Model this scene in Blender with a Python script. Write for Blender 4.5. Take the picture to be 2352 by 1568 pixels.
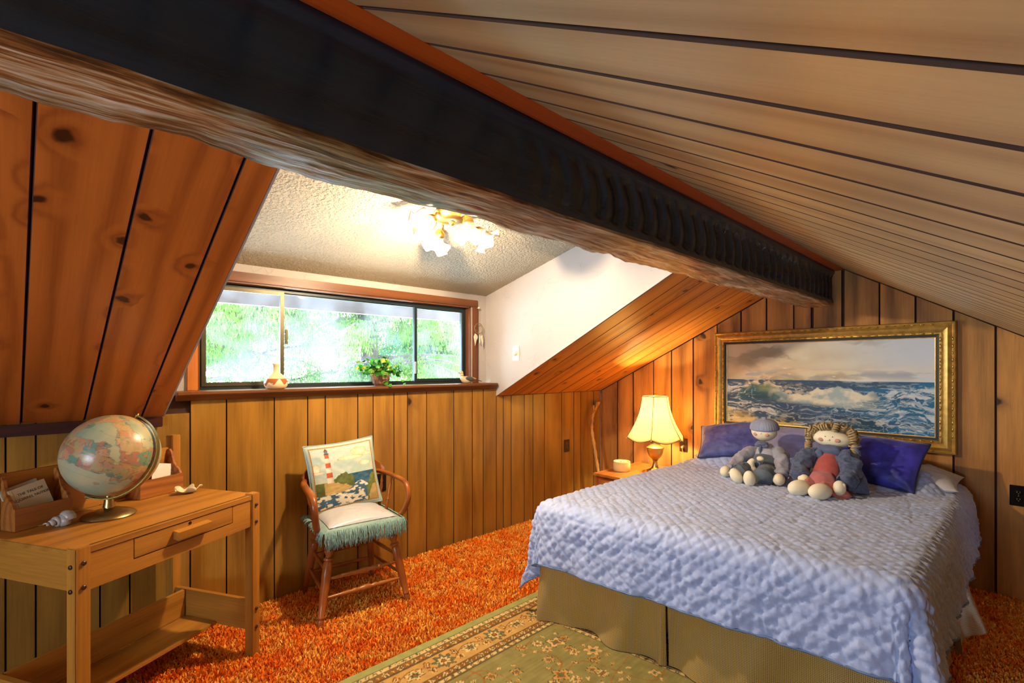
import bpy, bmesh, math, random
import numpy as np
from mathutils import Vector, Matrix, noise as mnoise

for o in list(bpy.data.objects): bpy.data.objects.remove(o)
SC = bpy.context.scene
COL = SC.collection
PI = math.pi
random.seed(7)
RNG = np.random.default_rng(7)

# ------------------------------------------------------------------ camera, world, exposure
cam = bpy.data.cameras.new('camera'); camo = bpy.data.objects.new('camera', cam); COL.objects.link(camo)
camo.location = (0, 0, 1.33); camo.rotation_euler = (PI/2, 0, -math.atan2(.683, .730))
cam.sensor_width = 36; cam.lens = 1105/2352*36; cam.shift_y = 60/2352; cam.clip_start = .02; cam.clip_end = 200
SC.camera = camo
W = bpy.data.worlds.new('sky'); SC.world = W; W.use_nodes = True
wn = W.node_tree; wn.nodes.clear()
w_out = wn.nodes.new('ShaderNodeOutputWorld'); w_bg = wn.nodes.new('ShaderNodeBackground')
w_tc = wn.nodes.new('ShaderNodeTexCoord'); w_sep = wn.nodes.new('ShaderNodeSeparateXYZ'); w_rmp = wn.nodes.new('ShaderNodeValToRGB')
wn.links.new(w_tc.outputs['Generated'], w_sep.inputs[0]); wn.links.new(w_sep.outputs['Z'], w_rmp.inputs[0])
w_rmp.color_ramp.elements[0].color = (.62, .80, 1, 1); w_rmp.color_ramp.elements[1].color = (.50, .72, 1, 1)
wn.links.new(w_rmp.outputs[0], w_bg.inputs[0]); w_bg.inputs[1].default_value = 15.5
wn.links.new(w_bg.outputs[0], w_out.inputs[0])
SC.view_settings.view_transform = 'Standard'; SC.view_settings.look = 'None'
SC.view_settings.gamma = 1; SC.view_settings.use_curve_mapping = False
SC.view_settings.exposure = 1.58
WARM = (1, .74, .46)
def light(name, kind, loc, energy, color=(1, 1, 1), size=.1, rot=None, sy=None, portal=False):
    l = bpy.data.lights.new(name, kind); l.energy = energy; l.color = color
    if kind == 'AREA':
        l.size = size
        if sy: l.shape = 'RECTANGLE'; l.size_y = sy
        if portal: l.cycles.is_portal = True
    else: l.shadow_soft_size = size
    o = bpy.data.objects.new(name, l); COL.objects.link(o); o.location = loc
    if rot: o.rotation_euler = rot
    return o
light('window_portal', 'AREA', (1.475, 3.2, 1.52), 1, size=1.95, sy=.66, rot=(-PI/2, 0, 0), portal=True)
light('rear_fill_portal', 'AREA', (-2.36, .70, 1.07), 1, size=.8, sy=.55, rot=(PI/2, 0, -PI/2), portal=True)  # portal at the added opening in the unseen rear gable, for fill
light('ceiling_bulb_light', 'POINT', (1.36, 2.08, 1.99), 54, WARM, .03)
light('ceiling_bulb_light', 'POINT', (1.54, 1.95, 1.97), 3, WARM, .03)
light('table_lamp_light', 'POINT', (3.70, 2.165, .92), 34, (1, .74, .38), .035)

# ------------------------------------------------------------------ helpers
def s2l(c):
    c = np.asarray(c, float)/255
    return np.where(c <= .04045, c/12.92, ((c+.055)/1.055)**2.4)
def L4(c): return tuple(float(x) for x in s2l(c))+(1,)

class MB:
    def __init__(s): s.v = []; s.f = []; s.mi = []
    def add(s, vs, fs, M=None, mi=0):
        b = len(s.v)
        if M is not None: vs = [M @ Vector(p) for p in vs]
        s.v += [tuple(p) for p in vs]; s.f += [tuple(i+b for i in f) for f in fs]; s.mi += [mi]*len(fs)
        return s
    def box(s, c, d, M=None, ch=0, mi=0):
        x, y, z = d[0]/2, d[1]/2, d[2]/2
        if ch <= 0:
            vs = [(c[0]+i*x, c[1]+j*y, c[2]+k*z) for i in (-1, 1) for j in (-1, 1) for k in (-1, 1)]
            return s.add(vs, [(0, 1, 3, 2), (4, 6, 7, 5), (0, 4, 5, 1), (2, 3, 7, 6), (0, 2, 6, 4), (1, 5, 7, 3)], M, mi)
        bm = bmesh.new(); bmesh.ops.create_cube(bm, size=1)
        for v in bm.verts: v.co = Vector((c[0]+v.co.x*d[0], c[1]+v.co.y*d[1], c[2]+v.co.z*d[2]))
        bmesh.ops.bevel(bm, geom=list(bm.edges), offset=ch, segments=2, affect='EDGES')
        bm.verts.ensure_lookup_table()
        s.add([v.co.copy() for v in bm.verts], [tuple(v.index for v in f.verts) for f in bm.faces], M, mi); bm.free(); return s
    def prism(s, poly, a, b, axis=0, M=None, mi=0):
        n = len(poly)
        def P(p, t):
            return (t, p[0], p[1]) if axis == 0 else ((p[0], t, p[1]) if axis == 1 else (p[0], p[1], t))
        vs = [P(p, a) for p in poly]+[P(p, b) for p in poly]
        fs = [tuple(range(n))[::-1], tuple(range(n, 2*n))]+[(i, (i+1) % n, n+(i+1) % n, n+i) for i in range(n)]
        return s.add(vs, fs, M, mi)
    def tube(s, pts, r, n=8, cap=True, M=None, mi=0, flat=1.0):
        pts = [Vector(p) for p in pts]; k = len(pts)
        if not hasattr(r, '__len__'): r = [r]*k
        vs = []; up = None
        for i, p in enumerate(pts):
            t = (pts[min(i+1, k-1)]-pts[max(i-1, 0)]).normalized()
            if up is None:
                up = Vector((0, 0, 1)) if abs(t.z) < .9 else Vector((0, 1, 0))
            a = t.cross(up).normalized(); b = a.cross(t).normalized(); up = b
            for j in range(n):
                th = 2*PI*j/n
                vs.append(p+a*(math.cos(th)*r[i])+b*(math.sin(th)*r[i]*flat))
        fs = [(i*n+j, i*n+(j+1) % n, (i+1)*n+(j+1) % n, (i+1)*n+j) for i in range(k-1) for j in range(n)]
        if cap: fs += [tuple(range(n))[::-1], tuple(range((k-1)*n, k*n))]
        return s.add(vs, fs, M, mi)
    def lathe(s, prof, n=24, M=None, mod=None, cap=True, mi=0):
        vs = []; k = len(prof)
        for i, (r, z) in enumerate(prof):
            for j in range(n):
                th = 2*PI*j/n; rr, zz = (r, z) if mod is None else mod(i, th, r, z)
                vs.append((rr*math.cos(th), rr*math.sin(th), zz))
        fs = [(i*n+j, i*n+(j+1) % n, (i+1)*n+(j+1) % n, (i+1)*n+j) for i in range(k-1) for j in range(n)]
        if cap: fs += [tuple(range(n))[::-1], tuple(range((k-1)*n, k*n))]
        return s.add(vs, fs, M, mi)
    def rod(s, a, b, prof, n=10, mi=0):            # turned rod: prof = [(radius, t)]
        a, b = Vector(a), Vector(b); d = b-a
        M = Matrix.Translation(a) @ d.to_track_quat('Z', 'Y').to_matrix().to_4x4()
        return s.lathe([(r, t*d.length) for r, t in prof], n, M, mi=mi)
    def ball(s, c, r, M=None, n=20, wr=0, ws=8, seed=0, mi=0):
        if not hasattr(r, '__len__'): r = (r, r, r)
        vs = []; m = n//2
        for i in range(m+1):
            ph = PI*i/m
            for j in range(n):
                th = 2*PI*j/n; d = Vector((math.sin(ph)*math.cos(th), math.sin(ph)*math.sin(th), math.cos(ph)))
                k = 1+(wr*mnoise.noise(d*ws*.3+Vector((seed, seed, seed))) if wr else 0)
                vs.append(Vector((d.x*r[0], d.y*r[1], d.z*r[2]))*k)
        fs = [(i*n+j, (i+1)*n+j, (i+1)*n+(j+1) % n, i*n+(j+1) % n) for i in range(m) for j in range(n)]
        T = Matrix.Translation(c) @ (M if M is not None else Matrix())
        return s.add(vs, fs, T, mi)
    def wrinkle(s, amp, sc, seed=0):
        nv = []
        for p in s.v:
            P = Vector(p); q = P*sc+Vector((seed, seed*2, 0))
            nv.append(tuple(P+Vector((mnoise.noise(q), mnoise.noise(q+Vector((9, 0, 0))), mnoise.noise(q+Vector((0, 9, 0)))))*amp))
        s.v = nv; return s
    def mesh(s, name, mats, smooth=False):
        me = bpy.data.meshes.new(name); me.from_pydata(s.v, [], s.f)
        if not isinstance(mats, (list, tuple)): mats = [mats]
        for m in mats: me.materials.append(m)
        if len(mats) > 1: me.polygons.foreach_set('material_index', s.mi)
        bm = bmesh.new(); bm.from_mesh(me); bmesh.ops.remove_doubles(bm, verts=bm.verts, dist=1e-6)
        bmesh.ops.recalc_face_normals(bm, faces=bm.faces); bm.to_mesh(me); bm.free()
        if smooth: me.shade_smooth()
        return me
    def build(s, name, mats, parent=None, smooth=False, ang=None):
        me = s.mesh(name, mats, smooth)
        if ang is not None:
            me.shade_smooth(); me.set_sharp_from_angle(angle=math.radians(ang))
        return link(name, me, parent)
def link(name, me, parent=None):
    o = bpy.data.objects.new(name, me); COL.objects.link(o)
    if parent: o.parent = parent
    return o
def tag(o, label=None, cat=None, group=None, kind=None):
    if label: o['label'] = label
    if cat: o['category'] = cat
    if group: o['group'] = group
    if kind: o['kind'] = kind
    return o
def thing(name, label, cat, loc=(0, 0, 0), rz=0, group=None):
    o = bpy.data.objects.new(name, None); COL.objects.link(o); o.empty_display_size = .05
    o.location = loc; o.rotation_euler = (0, 0, rz); return tag(o, label, cat, group)
def struct(o): o['kind'] = 'structure'; return o
def gridmesh(name, P, mat, parent=None, C=None, smooth=True, solid=0):
    ni, nj = P.shape[:2]; me = bpy.data.meshes.new(name)
    idx = np.arange(ni*nj).reshape(ni, nj)
    q = np.stack([idx[:-1, :-1], idx[1:, :-1], idx[1:, 1:], idx[:-1, 1:]], -1).reshape(-1, 4)
    me.from_pydata(P.reshape(-1, 3).tolist(), [], q.tolist())
    me.materials.append(mat)
    if C is not None:
        a = me.color_attributes.new('Col', 'FLOAT_COLOR', 'POINT')
        c4 = np.ones((ni*nj, 4), np.float32); c4[:, :3] = C.reshape(-1, 3); a.data.foreach_set('color', c4.ravel())
    if smooth: me.shade_smooth()
    o = link(name, me, parent)
    if solid:
        m = o.modifiers.new('solid', 'SOLIDIFY'); m.thickness = solid; m.offset = -1
    return o
def copies(src, n, mats4):
    pass
def sstep(a, b, x):
    t = np.clip((x-a)/(b-a), 0, 1); return t*t*(3-2*t)
def vnoise(x, y, seed=0):
    r = np.random.default_rng(seed); T = r.random((256, 256))
    xi = np.floor(x).astype(int); yi = np.floor(y).astype(int); fx = x-xi; fy = y-yi
    fx = fx*fx*(3-2*fx); fy = fy*fy*(3-2*fy)
    g = lambda a, b: T[a % 256, b % 256]
    return (g(xi, yi)*(1-fx)+g(xi+1, yi)*fx)*(1-fy)+(g(xi, yi+1)*(1-fx)+g(xi+1, yi+1)*fx)*fy
def fbm(x, y, o=5, seed=0):
    s = 0; a = .5
    for i in range(o): s = s+a*vnoise(x*2**i, y*2**i, seed+i); a *= .5
    return s/(1-.5**o)
def mixc(A, B, t): return A*(1-t[..., None])+np.asarray(B, float)*t[..., None] if True else 0

# ------------------------------------------------------------------ materials
def nd(nt, typ, ins=None, **at):
    n = nt.nodes.new(typ)
    for k, v in at.items(): setattr(n, k, v)
    for k, v in (ins or {}).items():
        sk = n.inputs[k]
        if isinstance(v, bpy.types.NodeSocket): nt.links.new(v, sk)
        else: sk.default_value = v
    return n
def newmat(name):
    m = bpy.data.materials.new(name); m.use_nodes = True; nt = m.node_tree
    return m, nt, nt.nodes['Principled BSDF']
def mth(nt, op, a, b=None, c=None, clamp=False):
    ins = {0: a}
    if b is not None: ins[1] = b
    if c is not None: ins[2] = c
    n = nd(nt, 'ShaderNodeMath', ins, operation=op); n.use_clamp = clamp; return n.outputs[0]
def mixrgb(nt, f, a, b, mode='MIX'):
    n = nt.nodes.new('ShaderNodeMix'); n.data_type = 'RGBA'; n.blend_type = mode
    for k, v in ((0, f), (6, a), (7, b)):
        if isinstance(v, bpy.types.NodeSocket): nt.links.new(v, n.inputs[k])
        else: n.inputs[k].default_value = v
    return n.outputs[2]
def wood(name, light_c, dark_c, knot=0, rough=.45, bump=.2, ring=22, var=.25, fine=.5, streak=.5, kscale=3.2, axis='Y', spec=.4, dist=1.0, ringa=.42):
    m, nt, b = newmat(name)
    tc = nd(nt, 'ShaderNodeTexCoord'); oi = nd(nt, 'ShaderNodeObjectInfo')
    off = nd(nt, 'ShaderNodeVectorMath', {0: (37, 91, 13), 'Scale': oi.outputs['Random']}, operation='SCALE').outputs[0]
    P = nd(nt, 'ShaderNodeVectorMath', {0: tc.outputs['Object'], 1: off}, operation='ADD').outputs[0]
    sc = {'Y': (1, .12, 1), 'X': (.12, 1, 1), 'Z': (1, 1, .12)}[axis]
    Q = nd(nt, 'ShaderNodeVectorMath', {0: P, 1: sc}, operation='MULTIPLY').outputs[0]
    big = nd(nt, 'ShaderNodeTexNoise', {'Vector': Q, 'Scale': 3.0, 'Detail': 2.0}).outputs[0]
    sep = nd(nt, 'ShaderNodeSeparateXYZ', {0: P}).outputs
    cross = sep['X'] if axis != 'X' else sep['Y']
    if axis == 'Z': cross = mth(nt, 'ADD', sep['X'], sep['Y'])
    if axis == 'X': cross = mth(nt, 'ADD', sep['Y'], sep['Z'])
    ph = mth(nt, 'ADD', mth(nt, 'MULTIPLY', cross, 6.0), mth(nt, 'MULTIPLY', big, 2.6*dist))
    kmask = None
    if knot:
        ks_unused = {'Y': (kscale*1.5, kscale*1.3, .01), 'X': (kscale*1.3, kscale*1.5, .01), 'Z': (kscale*1.5, .01, kscale*1.3)}[axis]
        cmb = {'Y': ('X', 'Y'), 'X': ('X', 'Y'), 'Z': ('X', 'Z')}[axis]
        K = nd(nt, 'ShaderNodeCombineXYZ', {0: mth(nt, 'MULTIPLY', sep[cmb[0]], kscale*1.4), 1: mth(nt, 'MULTIPLY', sep[cmb[1]], kscale*1.4), 2: 0.0}).outputs[0]
        wob = nd(nt, 'ShaderNodeTexNoise', {'Vector': P, 'Scale': 14.0, 'Detail': 3.0}).outputs['Color']
        K = nd(nt, 'ShaderNodeVectorMath', {0: K, 1: nd(nt, 'ShaderNodeVectorMath', {0: wob, 'Scale': .30}, operation='SCALE').outputs[0]}, operation='ADD').outputs[0]
        vo = nd(nt, 'ShaderNodeTexVoronoi', {'Vector': K, 'Scale': 1.0}, voronoi_dimensions='2D')
        sel = mth(nt, 'GREATER_THAN', nd(nt, 'ShaderNodeSeparateColor', {0: vo.outputs['Color']}).outputs[0], 1-knot)
        dd = vo.outputs['Distance']
        core = nd(nt, 'ShaderNodeMapRange', {'Value': dd, 'From Min': .055, 'From Max': .10, 'To Min': 1.0, 'To Max': 0.0}).outputs[0]
        halo = nd(nt, 'ShaderNodeMapRange', {'Value': dd, 'From Min': .05, 'From Max': .42, 'To Min': 1.0, 'To Max': 0.0}).outputs[0]
        kmask = mth(nt, 'MULTIPLY', core, sel); halo = mth(nt, 'MULTIPLY', mth(nt, 'POWER', halo, 2.0), sel)
        ph = mth(nt, 'ADD', ph, mth(nt, 'MULTIPLY', halo, .9))
    rg = mth(nt, 'SINE', mth(nt, 'MULTIPLY', ph, ring))
    rg = mth(nt, 'POWER', mth(nt, 'MULTIPLY_ADD', rg, .5, .5), 2.2)
    fs = {'Y': (160, 5, 160), 'X': (5, 160, 160), 'Z': (160, 160, 5)}[axis]
    fn = nd(nt, 'ShaderNodeTexNoise', {'Vector': nd(nt, 'ShaderNodeVectorMath', {0: P, 1: fs}, operation='MULTIPLY').outputs[0], 'Scale': 1.0, 'Detail': 3.0}).outputs[0]
    st = nd(nt, 'ShaderNodeTexNoise', {'Vector': Q, 'Scale': 14.0, 'Detail': 4.0}).outputs[0]
    f = mth(nt, 'ADD', mth(nt, 'MULTIPLY', rg, ringa), mth(nt, 'MULTIPLY', mth(nt, 'SUBTRACT', fn, .35), fine))
    f = mth(nt, 'ADD', f, mth(nt, 'MULTIPLY', mth(nt, 'SUBTRACT', st, .42), streak), clamp=True)
    col = mixrgb(nt, f, L4(light_c), L4(dark_c))
    if knot:
        dk = tuple(x*.35 for x in dark_c)
        col = mixrgb(nt, mth(nt, 'MULTIPLY', halo, .55, clamp=True), col, L4(dark_c))
        col = mixrgb(nt, mth(nt, 'MULTIPLY', kmask, .9), col, L4(dk))
    hs = nd(nt, 'ShaderNodeHueSaturation', {'Color': col, 'Value': mth(nt, 'MULTIPLY_ADD', oi.outputs['Random'], var, 1-var/2)})
    nt.links.new(hs.outputs[0], b.inputs['Base Color'])
    b.inputs['Roughness'].default_value = rough; b.inputs['Specular IOR Level'].default_value = spec
    bp = nd(nt, 'ShaderNodeBump', {'Strength': bump, 'Distance': .002, 'Height': mth(nt, 'ADD', fn, mth(nt, 'MULTIPLY', rg, -.5))})
    nt.links.new(bp.outputs[0], b.inputs['Normal'])
    return m
def plain(name, c, rough=.5, metal=0, bump=0, bs=200, var=.12, vs=12, spec=.5, sheen=0, dist=.001):
    m, nt, b = newmat(name)
    tc = nd(nt, 'ShaderNodeTexCoord')
    n = nd(nt, 'ShaderNodeTexNoise', {'Vector': tc.outputs['Object'], 'Scale': float(vs), 'Detail': 4.0}).outputs[0]
    d = tuple(x*(1-var*2) for x in c)
    nt.links.new(mixrgb(nt, n, L4(c), L4(d)), b.inputs['Base Color'])
    b.inputs['Roughness'].default_value = rough; b.inputs['Metallic'].default_value = metal
    b.inputs['Specular IOR Level'].default_value = spec
    if sheen: b.inputs['Sheen Weight'].default_value = sheen
    if bump:
        h = nd(nt, 'ShaderNodeTexNoise', {'Vector': tc.outputs['Object'], 'Scale': float(bs), 'Detail': 3.0}).outputs[0]
        nt.links.new(nd(nt, 'ShaderNodeBump', {'Strength': bump, 'Distance': dist, 'Height': h}).outputs[0], b.inputs['Normal'])
    return m
def colmat(name, rough=.6, bump=0, bs=300, spec=.4, trans=0, dist=.001):
    m, nt, b = newmat(name)
    a = nd(nt, 'ShaderNodeVertexColor', layer_name='Col')
    nt.links.new(a.outputs[0], b.inputs['Base Color']); b.inputs['Roughness'].default_value = rough
    b.inputs['Specular IOR Level'].default_value = spec
    if bump:
        tc = nd(nt, 'ShaderNodeTexCoord')
        h = nd(nt, 'ShaderNodeTexNoise', {'Vector': tc.outputs['Object'], 'Scale': float(bs), 'Detail': 3.0}).outputs[0]
        nt.links.new(nd(nt, 'ShaderNodeBump', {'Strength': bump, 'Distance': dist, 'Height': h}).outputs[0], b.inputs['Normal'])
    return m
def translucent(name, c, t=.6, rough=.5):
    m, nt, b = newmat(name); out = nt.nodes['Material Output']
    b.inputs['Base Color'].default_value = L4(c); b.inputs['Roughness'].default_value = rough
    tr = nd(nt, 'ShaderNodeBsdfTranslucent', {'Color': L4(c)})
    mx = nd(nt, 'ShaderNodeMixShader', {0: t, 1: b.outputs[0], 2: tr.outputs[0]}); nt.links.new(mx.outputs[0], out.inputs[0])
    return m
def emit(name, c, s):
    m, nt, b = newmat(name); out = nt.nodes['Material Output']
    e = nd(nt, 'ShaderNodeEmission', {'Color': tuple(c)+(1,), 'Strength': s}); nt.links.new(e.outputs[0], out.inputs[0]); return m

M_CEDAR = wood('cedar ceiling boards', (206, 116, 44), (128, 56, 18), knot=.5, rough=.36, ring=9, var=.16, fine=.45, kscale=3.6, bump=.12)
M_PINE = wood('pale stained ceiling boards', (212, 182, 130), (160, 118, 70), knot=.14, rough=.42, ring=7, var=.18, fine=.4, kscale=2.4, bump=.1)
M_PINEA = wood('alcove ceiling boards', (214, 140, 54), (140, 76, 22), knot=.3, rough=.4, ring=8, var=.14, fine=.4, kscale=3.4, bump=.1)
M_PANEL = wood('sheet panelling', (164, 118, 46), (86, 52, 20), knot=.06, rough=.3, ring=5, var=.12, fine=.5, kscale=2.2, bump=.12, dist=1.6, streak=1.5, ringa=.12)
M_BARN = wood('rough sawn planks', (200, 140, 66), (88, 54, 28), knot=.22, rough=.62, ring=6, var=.3, fine=.5, kscale=2.6, bump=.5, streak=1.3)
M_GROOVE = plain('groove wood', (70, 34, 14), .8)
M_GROOVEL = plain('light groove wood', (74, 44, 24), .7)
M_TRIM = wood('dark window trim', (120, 70, 34), (60, 34, 18), rough=.4, ring=8, fine=.4, axis='X')
M_TRIMZ = wood('dark window casing', (116, 68, 38), (64, 36, 20), rough=.4, ring=8, fine=.4, axis='Z')
M_OAK = wood('golden oak x',(186, 126, 46), (126, 76, 22), rough=.4, ring=8, fine=.8, axis='X', bump=.25, var=.1)
M_OAKZ = wood('golden oak z',(186, 126, 46), (126, 76, 22), rough=.4, ring=8, fine=.8, axis='Z', bump=.25, var=.1)
M_OAKY = wood('golden oak y',(186, 126, 46), (126, 76, 22), rough=.4, ring=8, fine=.8, axis='Y', bump=.25, var=.1)
M_OAKD = plain('oak peg', (70, 34, 14), .4)
M_CHAIR = wood('maple chair finish', (158, 88, 34), (92, 44, 16), rough=.28, ring=5, fine=.35, axis='Z', bump=.05, var=.08)
M_CHAIRS = wood('maple seat', (166, 98, 40), (104, 54, 20), rough=.28, ring=6, fine=.35, axis='X', bump=.05, var=.05)
M_BRASS = plain('brass', (196, 160, 84), .28, 1, var=.1)
M_BRASSB = plain('brushed antique brass', (186, 160, 104), .35, 1, bump=.05)
M_BLACK = plain('black metal', (14, 14, 16), .4)
M_ALU = plain('bronze aluminium', (96, 90, 72), .4, .7)
M_ALUD = plain('dark window frame', (34, 48, 50), .4, .3)
M_IVORY = plain('ivory plastic', (230, 222, 196), .35, var=.03)
M_BROWNP = plain('brown plastic plate', (64, 32, 18), .35, var=.03)

def plaster_mat(name, c, sc, st, dist, rough=.85, v2=False):
    m, nt, b = newmat(name); tc = nd(nt, 'ShaderNodeTexCoord').outputs['Object']
    b.inputs['Base Color'].default_value = L4(c); b.inputs['Roughness'].default_value = rough
    n1 = nd(nt, 'ShaderNodeTexNoise', {'Vector': tc, 'Scale': sc, 'Detail': 4.0, 'Roughness': .55}).outputs[0]
    if v2:
        w = nd(nt, 'ShaderNodeVectorMath', {0: nd(nt, 'ShaderNodeTexNoise', {'Vector': tc, 'Scale': 9.0}).outputs['Color'], 'Scale': .25}, operation='SCALE').outputs[0]
        tc2 = nd(nt, 'ShaderNodeVectorMath', {0: tc, 1: w}, operation='ADD').outputs[0]
        vo = nd(nt, 'ShaderNodeTexVoronoi', {'Vector': tc2, 'Scale': 11.0}, feature='DISTANCE_TO_EDGE').outputs[0]
        vo = nd(nt, 'ShaderNodeMapRange', {'Value': vo, 'From Min': 0.0, 'From Max': .035, 'To Min': 1.0, 'To Max': 0.0}).outputs[0]
        gate = nd(nt, 'ShaderNodeTexNoise', {'Vector': tc, 'Scale': 7.0, 'Detail': 2.0}).outputs[0]
        gate = nd(nt, 'ShaderNodeMapRange', {'Value': gate, 'From Min': .52, 'From Max': .62}).outputs[0]
        h = mth(nt, 'ADD', mth(nt, 'MULTIPLY', n1, .5), mth(nt, 'MULTIPLY', mth(nt, 'MULTIPLY', vo, gate), .9))
    else:
        h = nd(nt, 'ShaderNodeMapRange', {'Value': n1, 'From Min': .38, 'From Max': .62}).outputs[0]
    nt.links.new(nd(nt, 'ShaderNodeBump', {'Strength': st, 'Distance': dist, 'Height': h}).outputs[0], b.inputs['Normal'])
    return m
M_PLASTER = plaster_mat('trowelled white plaster', (174, 168, 164), 14.0, .5, .004, v2=True)
M_POPCORN = plaster_mat('textured dormer ceiling', (184, 170, 142), 62.0, 1.0, .012)

# ------------------------------------------------------------------ room shell
Y_KNEE = 2.95; X_GAB = 4.0; X_REAR = -2.2; Y_FRONT = -.8
SR = .59; ZR0 = 1.505                     # right slope: z = ZR0 + SR*y
SL = .5                                    # left slope:  z = 1.10 + SL*(2.95-y)
X0C, X1C = .38, 2.585                      # dormer cheeks
zr = lambda y: ZR0+SR*y
zl = lambda y: 1.10+SL*(Y_KNEE-y)

floor = struct(MB().box((.9, 1.075, -.03), (6.3, 3.9, .06)).build('floor', plain('carpet backing', (150, 62, 16), .95)))

_bcache = {}
def board(name, parent, O, ey, ez, w, L, t, mat, s0=0, s1=0, e0=0, e1=0, c=.003, gm=None):
    """chamfered board: local X = width, Y = length, Z = face normal"""
    ey = Vector(ey).normalized(); ez = Vector(ez).normalized(); ex = ey.cross(ez).normalized()
    key = tuple(round(q, 4) for q in (w, L, t, s0, s1, e0, e1, c))+(mat.name,)
    me = _bcache.get(key)
    if me is None:
        pr = [(-w/2, -t), (-w/2, -c), (-w/2+c, 0), (w/2-c, 0), (w/2, -c), (w/2, -t)]
        vs = []
        for k in (0, 1):
            for x, z in pr:
                f = (x+w/2)/w
                y = (s0*(1-f)+s1*f) if k == 0 else (L+e0*(1-f)+e1*f)
                vs.append((x, y, z))
        fs = [tuple(range(6)), tuple(range(6, 12))[::-1]]+[(i, 6+i, 6+(i+1) % 6, (i+1) % 6) for i in range(6)]
        mb_ = MB().add(vs, fs); mb_.mi = [0, 0]+[1 if i in (0, 1, 3, 4, 5) else 0 for i in range(6)]
        me = mb_.mesh(name, [mat, gm or M_GROOVE]); _bcache[key] = me
    o = link(name, me, parent)
    M = Matrix((ex, ey, ez)).transposed().to_4x4(); M.translation = Vector(O); o.matrix_world = M
    return o

# knee wall under the window (grooved sheet panelling)
wk = struct(MB().box((.9, Y_KNEE+.035, .555), (6.2, .04, 1.10)).build('wall_back', M_GROOVE))
MB().box(((X0C+X1C)/2, Y_KNEE+.055, 1.145), (X1C-X0C-.01, .07, .08)).build('sill_ledge', M_GROOVE, wk)
gx = [-2.2, -2.02, -1.86, -1.66, -1.5, -1.32, -1.12, -.98, -.80, -.62, -.48, -.3, -.174, -.083, .13, .239, .484, .649, .891, 1.079, 1.185, 1.396, 1.503, 1.656, 1.761, 1.918, 2.158, 2.337, 2.447, 2.585, 2.66, 2.75, 2.904, 3.011, 3.159, 3.392, 3.568, 3.671, 3.872, 3.985]
for a, b in zip(gx[:-1], gx[1:]):
    top = 1.185 if (a > .3 and b < 2.59) else 1.10
    if a == .239: top = 1.10
    board('panel_board', wk, ((a+b)/2, Y_KNEE, 0), (0, 0, 1), (0, -1, 0), b-a-.004, top-.004, .014, M_PANEL, c=.0015)
# gable wall with the picture: rough sawn planks
wg = struct(MB().prism([(Y_FRONT-.02, 0), (3.0, 0), (3.0, 1.16), (1.03, 2.16), (Y_FRONT-.02, zr(Y_FRONT)+.02)], X_GAB+.018, X_GAB+.06).build('wall_right', M_GROOVE))
gy = [2.945, 2.754, 2.576, 2.358, 2.179, 1.975, 1.766, 1.572, 1.38, 1.189, 1.072, .875, .672, .485, .305, .122, -.06, -.25, -.45, -.63, -.798]
def ztop(y): return min(zl(y), zr(y))-.006
for k, (a, b) in enumerate(zip(gy[:-1], gy[1:])):
    gap = .022 if b == .875 else (.006 if k not in (0, 3) else .004)
    w = a-b-gap; yc = (a+b)/2
    # ex = -Y: local left = larger y
    board('wall_plank', wg, (X_GAB+(.002*((k*7) % 3)), yc, 0), (0, 0, 1), (-1, 0, 0), w, 1.0, .02, M_BARN, e0=ztop(a)-1.0, e1=ztop(b)-1.0, c=.0025)
# rear gable and front knee wall (behind the camera)
wl = struct(MB().prism([(Y_FRONT-.02, 0), (3.0, 0), (3.0, .55), (Y_FRONT-.02, .55)], X_REAR-.05, X_REAR)
    .prism([(Y_FRONT-.02, .55), (.3, .55), (.3, zr(.3)+.02), (Y_FRONT-.02, zr(Y_FRONT)+.02)], X_REAR-.05, X_REAR)
    .prism([(1.1, .55), (3.0, .55), (3.0, 1.12), (1.1, zl(1.1)+.03)], X_REAR-.05, X_REAR)
    .prism([(.3, 1.35), (1.1, 1.35), (1.1, zl(1.1)+.03), (1.03, 2.15), (.3, zr(.3)+.02)], X_REAR-.05, X_REAR)
    .prism([(.3, .55), (1.1, .55), (1.1, .8), (.3, .8)], X_REAR-.05, X_REAR).build('wall_left', M_BARN))  # opening added here to let fill daylight in from behind
wf = struct(MB().box((.9, Y_FRONT-.03, .54), (6.2, .04, 1.10)).build('wall_front', M_PANEL))
# right slope ceiling
nr = math.hypot(1, SR); y_top = 1.0
LEN = (y_top-Y_FRONT)*nr
def slab(name, a, b, ya, za, yb, zb, t, off, mat, parent=None):
    d = Vector((0, yb-ya, zb-za)).normalized(); n = Vector((0, -d.z, d.y))
    if n.z < 0: n = -n
    A = Vector((0, ya, za))+n*off; B = Vector((0, yb, zb))+n*off
    pts = [(A.y, A.z), (B.y, B.z), ((B+n*t).y, (B+n*t).z), ((A+n*t).y, (A+n*t).z)]
    return MB().prism(pts, a, b).build(name, mat, parent)
cr = struct(slab('ceiling', X_REAR-.06, X_GAB+.06, Y_FRONT-.05, zr(Y_FRONT-.05), 1.10, zr(1.10), .03, .008, M_GROOVEL))
x = .415-.151*17
k = 0
while x < X_GAB-.02:
    w = .148; a = max(x+.0055, X_REAR); b = min(x+.1455, X_GAB-.003)
    if b-a > .03:
        board('ceiling_board', cr, ((a+b)/2, Y_FRONT, zr(Y_FRONT)), (0, 1, SR), (0, SR, -1), b-a, LEN, .008, M_PINE, c=.002, gm=M_GROOVEL)
    x += .151; k += 1
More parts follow.
